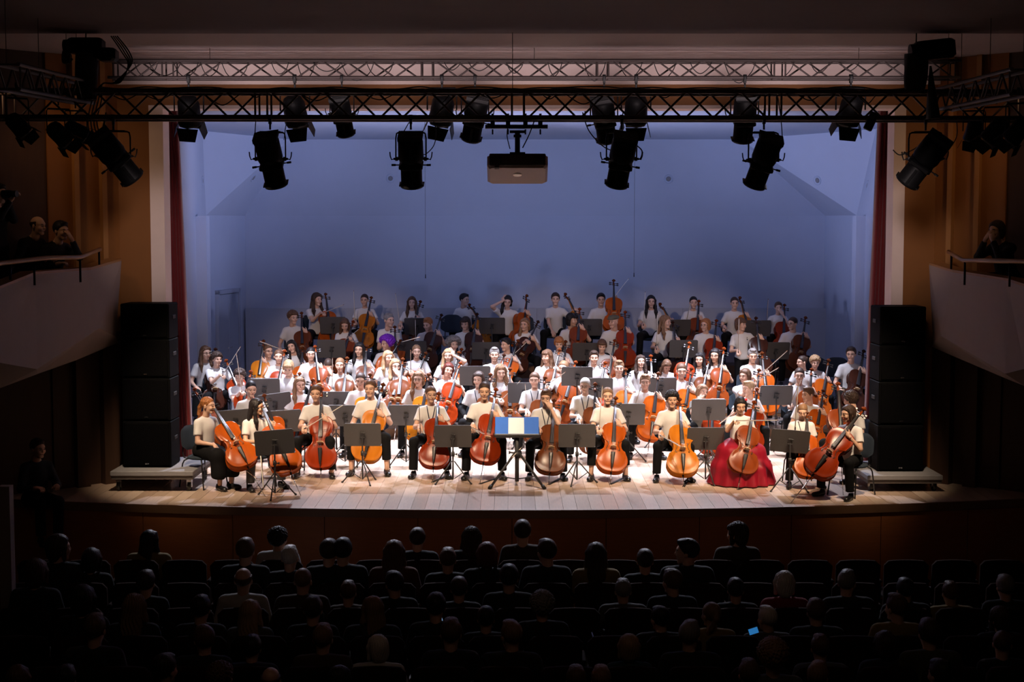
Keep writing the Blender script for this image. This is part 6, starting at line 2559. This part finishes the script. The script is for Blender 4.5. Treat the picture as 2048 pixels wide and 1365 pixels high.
def listener(px, py, Y, floor_z, hair, hcol, coat, label, sex='f', kind='a', hyaw=0, skin=1, yaw=180, ysh=0.28, name_cat='person'):
    me, HM = listener_body(kind, sex, hyaw, skin)
    hc = HM.translation
    hw = P(px, py, Y + ysh)
    s = (hw.z - floor_z) / hc.z
    s = min(max(s, 0.80), 1.16)
    rz = Matrix.Rotation(R(yaw), 3, 'Z')
    off = rz @ (hc * s)
    t = thing('person', label, 'person', (hw.x - off.x, hw.y - off.y, floor_z), R(yaw), 'listeners in the dark hall', s)
    put('body', me, t)
    put('jacket', listener_meshes(kind)[0], t, None, [COATS[coat]])
    if hair:
        put('hair', hair_mesh(hair), t, HM, [HAIRC[hcol]])
    return t


AUD = [
    [(300, 1084, 'long', 'black', 'yellow'), (557, 1080, 'curly', 'black', 'white'), (835, 1080, 'short', 'dark', 'black'), (943, 1078, 'wave', 'dark', 'black'), (1045, 1066, 'short', 'dark', 'brown'),
     (1474, 1070, 'shag', 'dark', 'brown')],
    [(118, 1098, 'bob', 'dark', 'black'), (183, 1122, 'bob', 'black', 'black'), (491, 1104, 'short', 'brown', 'black'), (580, 1118, 'crop', 'white', 'black'), (658, 1106, 'short', 'dark', 'black'),
     (686, 1104, 'short', 'black', 'black'), (788, 1108, 'long', 'brown', 'rust'), (896, 1122, 'crop', 'brown', 'black'), (974, 1112, 'bob', 'auburn', 'black'), (1093, 1106, 'short', 'dark', 'black'),
     (1192, 1112, 'long', 'dark', 'yellow'), (1290, 1124, 'short', 'dark', 'black'), (1373, 1106, 'short', 'black', 'black')],
    [(72, 1148, 'bob', 'dark', 'black'), (292, 1168, 'short', 'dark', 'black'), (487, 1162, 'balding', 'brown', 'white'), (606, 1164, 'buzz', 'lbrown', 'brown'), (697, 1192, 'crop', 'brown', 'brown'),
     (788, 1170, 'short', 'black', 'black'), (918, 1180, 'short', 'dark', 'black'), (1018, 1158, 'short', 'black', 'black'), (1246, 1184, 'crop', 'grey', 'grey'), (1344, 1166, 'short', 'brown', 'navy'),
     (1471, 1182, 'short', 'black', 'black'), (1569, 1170, 'bob', 'white', 'red'), (1694, 1168, 'crop', 'grey', 'black'), (1810, 1182, 'short', 'black', 'black'), (1900, 1198, 'crop', 'brown', 'yellow'),
     (2010, 1176, 'short', 'grey', 'black')],
    [(166, 1202, 'bob', 'black', 'black'), (268, 1218, 'wave', 'lbrown', 'black'), (402, 1220, 'short', 'black', 'black'), (500, 1228, 'long', 'blond', 'grey'), (626, 1222, 'short', 'dark', 'black'),
     (746, 1222, 'long', 'lbrown', 'black'), (872, 1216, 'short', 'black', 'black'), (972, 1242, 'short', 'black', 'black'), (1084, 1214, 'curly', 'grey', 'black'), (1320, 1240, 'short', 'black', 'black'),
     (1422, 1232, 'pony', 'lbrown', 'yellow'), (1534, 1240, 'crop', 'white', 'grey'), (1632, 1226, 'short', 'brown', 'black'), (1792, 1218, 'crop', 'brown', 'yellow'), (1998, 1240, 'bob', 'dark', 'black')],
    [(190, 1262, 'crop', 'brown', 'black'), (408, 1282, 'short', 'brown', 'black'), (504, 1300, 'short', 'black', 'navy'), (646, 1280, 'crop', 'lbrown', 'brown'), (756, 1312, 'bob', 'white', 'white'),
     (902, 1270, 'crop', 'brown', 'black'), (1022, 1274, 'crop', 'lbrown', 'black'), (1258, 1300, 'bob', 'blond', 'teal'), (1380, 1274, 'crop', 'grey', 'black'), (1640, 1304, 'crop', 'brown', 'grey'),
     (1770, 1292, 'bob', 'dark', 'black'), (1858, 1270, 'short', 'dark', 'olive'), (2005, 1290, 'buzz', 'brown', 'black')],
    [(36, 1362, 'bob', 'brown', 'black'), (132, 1362, 'short', 'black', 'black'), (330, 1342, 'short', 'black', 'black'), (442, 1358, 'curly', 'brown', 'black'), (542, 1368, 'balding', 'brown', 'black'),
     (680, 1366, 'bob', 'black', 'black'), (1152, 1378, 'crop', 'brown', 'black'), (1202, 1372, 'crop', 'lbrown', 'black'), (1545, 1316, 'curly', 'lbrown', 'grey'), (1498, 1352, 'crop', 'brown', 'black'),
     (1636, 1356, 'crop', 'lbrown', 'grey'), (1880, 1352, 'short', 'black', 'olive')],
]
rnd = random.Random(5)
for ri, L in enumerate(AUD):
    L = sorted(L)
    for k, (px, py, hair, hcol, coat) in enumerate(L):
        w = 'leftmost' if k == 0 else 'rightmost' if k == len(L) - 1 else ORD[k + 1] + ' from the left'
        lab = 'listener in a %s top, %s in the %s seating row' % (
            {'black': 'black', 'navy': 'navy', 'brown': 'brown', 'grey': 'grey', 'red': 'red', 'yellow': 'mustard', 'white': 'white', 'olive': 'olive', 'teal': 'teal', 'rust': 'rust-brown'}[coat], w, WORDR[ri])
        hyw = {(0, 5): 50, (1, 12): 70, (1, 0): -60}.get((ri, k), rnd.choice((0, 0, 0, 20, -20)))
        listener(px, py, ROWY[ri], HALL_Z, hair, hcol, coat, lab, 'm' if hair in ('short', 'crop', 'buzz', 'balding') else 'f', rnd.choice('aabc'), hyw, rnd.randrange(2))


# onlookers on the balconies and beside the stage
def onlooker(px, py, Y, floor_z, yaw, hair, hcol, coat, label, rh=None, lh=None, hy=None, lean=18, sex='m', legs='close', s=0.98, glasses=False):
    hl = head_local(lean, 0, 6, legs)
    Rz = Matrix.Rotation(R(yaw), 3, 'Z')
    hw = P(px, py, Y)
    off = Rz @ hl * s
    loc = Vector((hw.x - off.x, hw.y - off.y, hw.z - off.z))
    t = thing('person', label, 'person', loc, R(yaw), None, s)
    inv = (Matrix.Translation(loc) @ Matrix.Rotation(R(yaw), 4, 'Z') @ Matrix.Scale(s, 4)).inverted()
    T = []
    kw = {}
    for sd, v in ((-1, rh), (1, lh)):
        if v == 'face':
            T.append(hl + Vector((sd * 0.06, -0.14, -0.12)))
            kw['rhp' if sd < 0 else 'lhp'] = 'relax'
            kw['rdir' if sd < 0 else 'ldir'] = (-sd * 0.4, 0.2, 0.9)
            kw['rpalm' if sd < 0 else 'lpalm'] = (-sd * 0.4, 1, 0)
        elif v is None:
            T.append(Vector((sd * 0.14, -0.34, 0.72 + (0.4 if legs == 'stand' else 0))))
        else:
            T.append(inv @ P(*v))
    build_person(t, sex, 1, lean, 0, (hy if hy is not None else yaw) - yaw, 6, 0, T[0], T[1], hair, hcol, SKINS[1], legs, shirtm=COATS[coat], sleeve='long', glasses=glasses, **kw)
    return t


onlooker(76, 452, 18.3, 2, 62, 'balding', 'dark', 'black', 'onlooker in a dark jacket leaning on the balcony rail, farther from the stage', hy=70)
onlooker(122, 462, 18.45, 2, 55, 'short', 'black', 'black', 'onlooker on the balcony with a hand against the forehead', lh='face', hy=60)
onlooker(-2, 388, 17.95, 2, 60, 'short', 'black', 'black', 'onlooker at the edge of the balcony raising a camera', rh=(22, 400, 17.75), lh=(16, 404, 17.8), legs='stand', lean=4)
b = MB()
b.rbox((0, 0, 0), (0.13, 0.08, 0.09), 0.012)
b.cyl((0.0, -0.02, 0), (0.14, -0.06, 0), 0.035, 0.04, n=14)
o = b.build('camera_body', M_BLACKP, None, Matrix.Translation(P(14, 388, 17.7)))
tag(o, 'black camera with lens raised by the onlooker on the balcony', 'camera')
onlooker(1993, 462, 18.3, 2, -58, 'bob', 'dark', 'black', 'onlooker on the opposite balcony with hands raised to the mouth', rh='face', lh='face', sex='f', hy=-60)
tt = onlooker(76, 898, 17.95, 0, 40, 'short', 'dark', 'navy', 'stagehand in a dark jacket sitting at the stage edge', hy=55, lean=6)

# phones glowing in the dark
for px, py, Y, w, h, em, lab in ((884, 1241, 13.35, 0.014, 0.045, (0.35, 0.6, 1.0), 'thin bright sliver of a phone screen in the fourth seating row'),
                                 (1507, 1263, 12.9, 0.085, 0.055, (0.05, 0.35, 0.9), 'phone with a blue lit screen held beside the white-haired listener'),
                                 (1185, 1270, 12.6, 0.010, 0.04, (0.12, 0.12, 0.25), 'dim bluish edge of a phone in the fifth seating row')):
    p = P(px, py, Y)
    t = thing('phone', lab, 'phone', p)
    rot = Matrix.Rotation(R(-18), 3, 'Y')
    b = MB()
    b.rbox((0, 0.006, 0), (w + 0.006, 0.008, h + 0.006), 0.003, rot)
    b.build('case', M_BLACKP, t)
    b = MB()
    b.box((0, 0.001, 0), (w, 0.002, h), rot)
    b.build('screen', mat('screen_%d' % px, em, 0.3, emit=em, emit_s=0.4 if px != 1185 else 0.12, noise=0.2, nscale=40), t)

if STATS:
    for st in STATS:
        print('ADJ', *st)
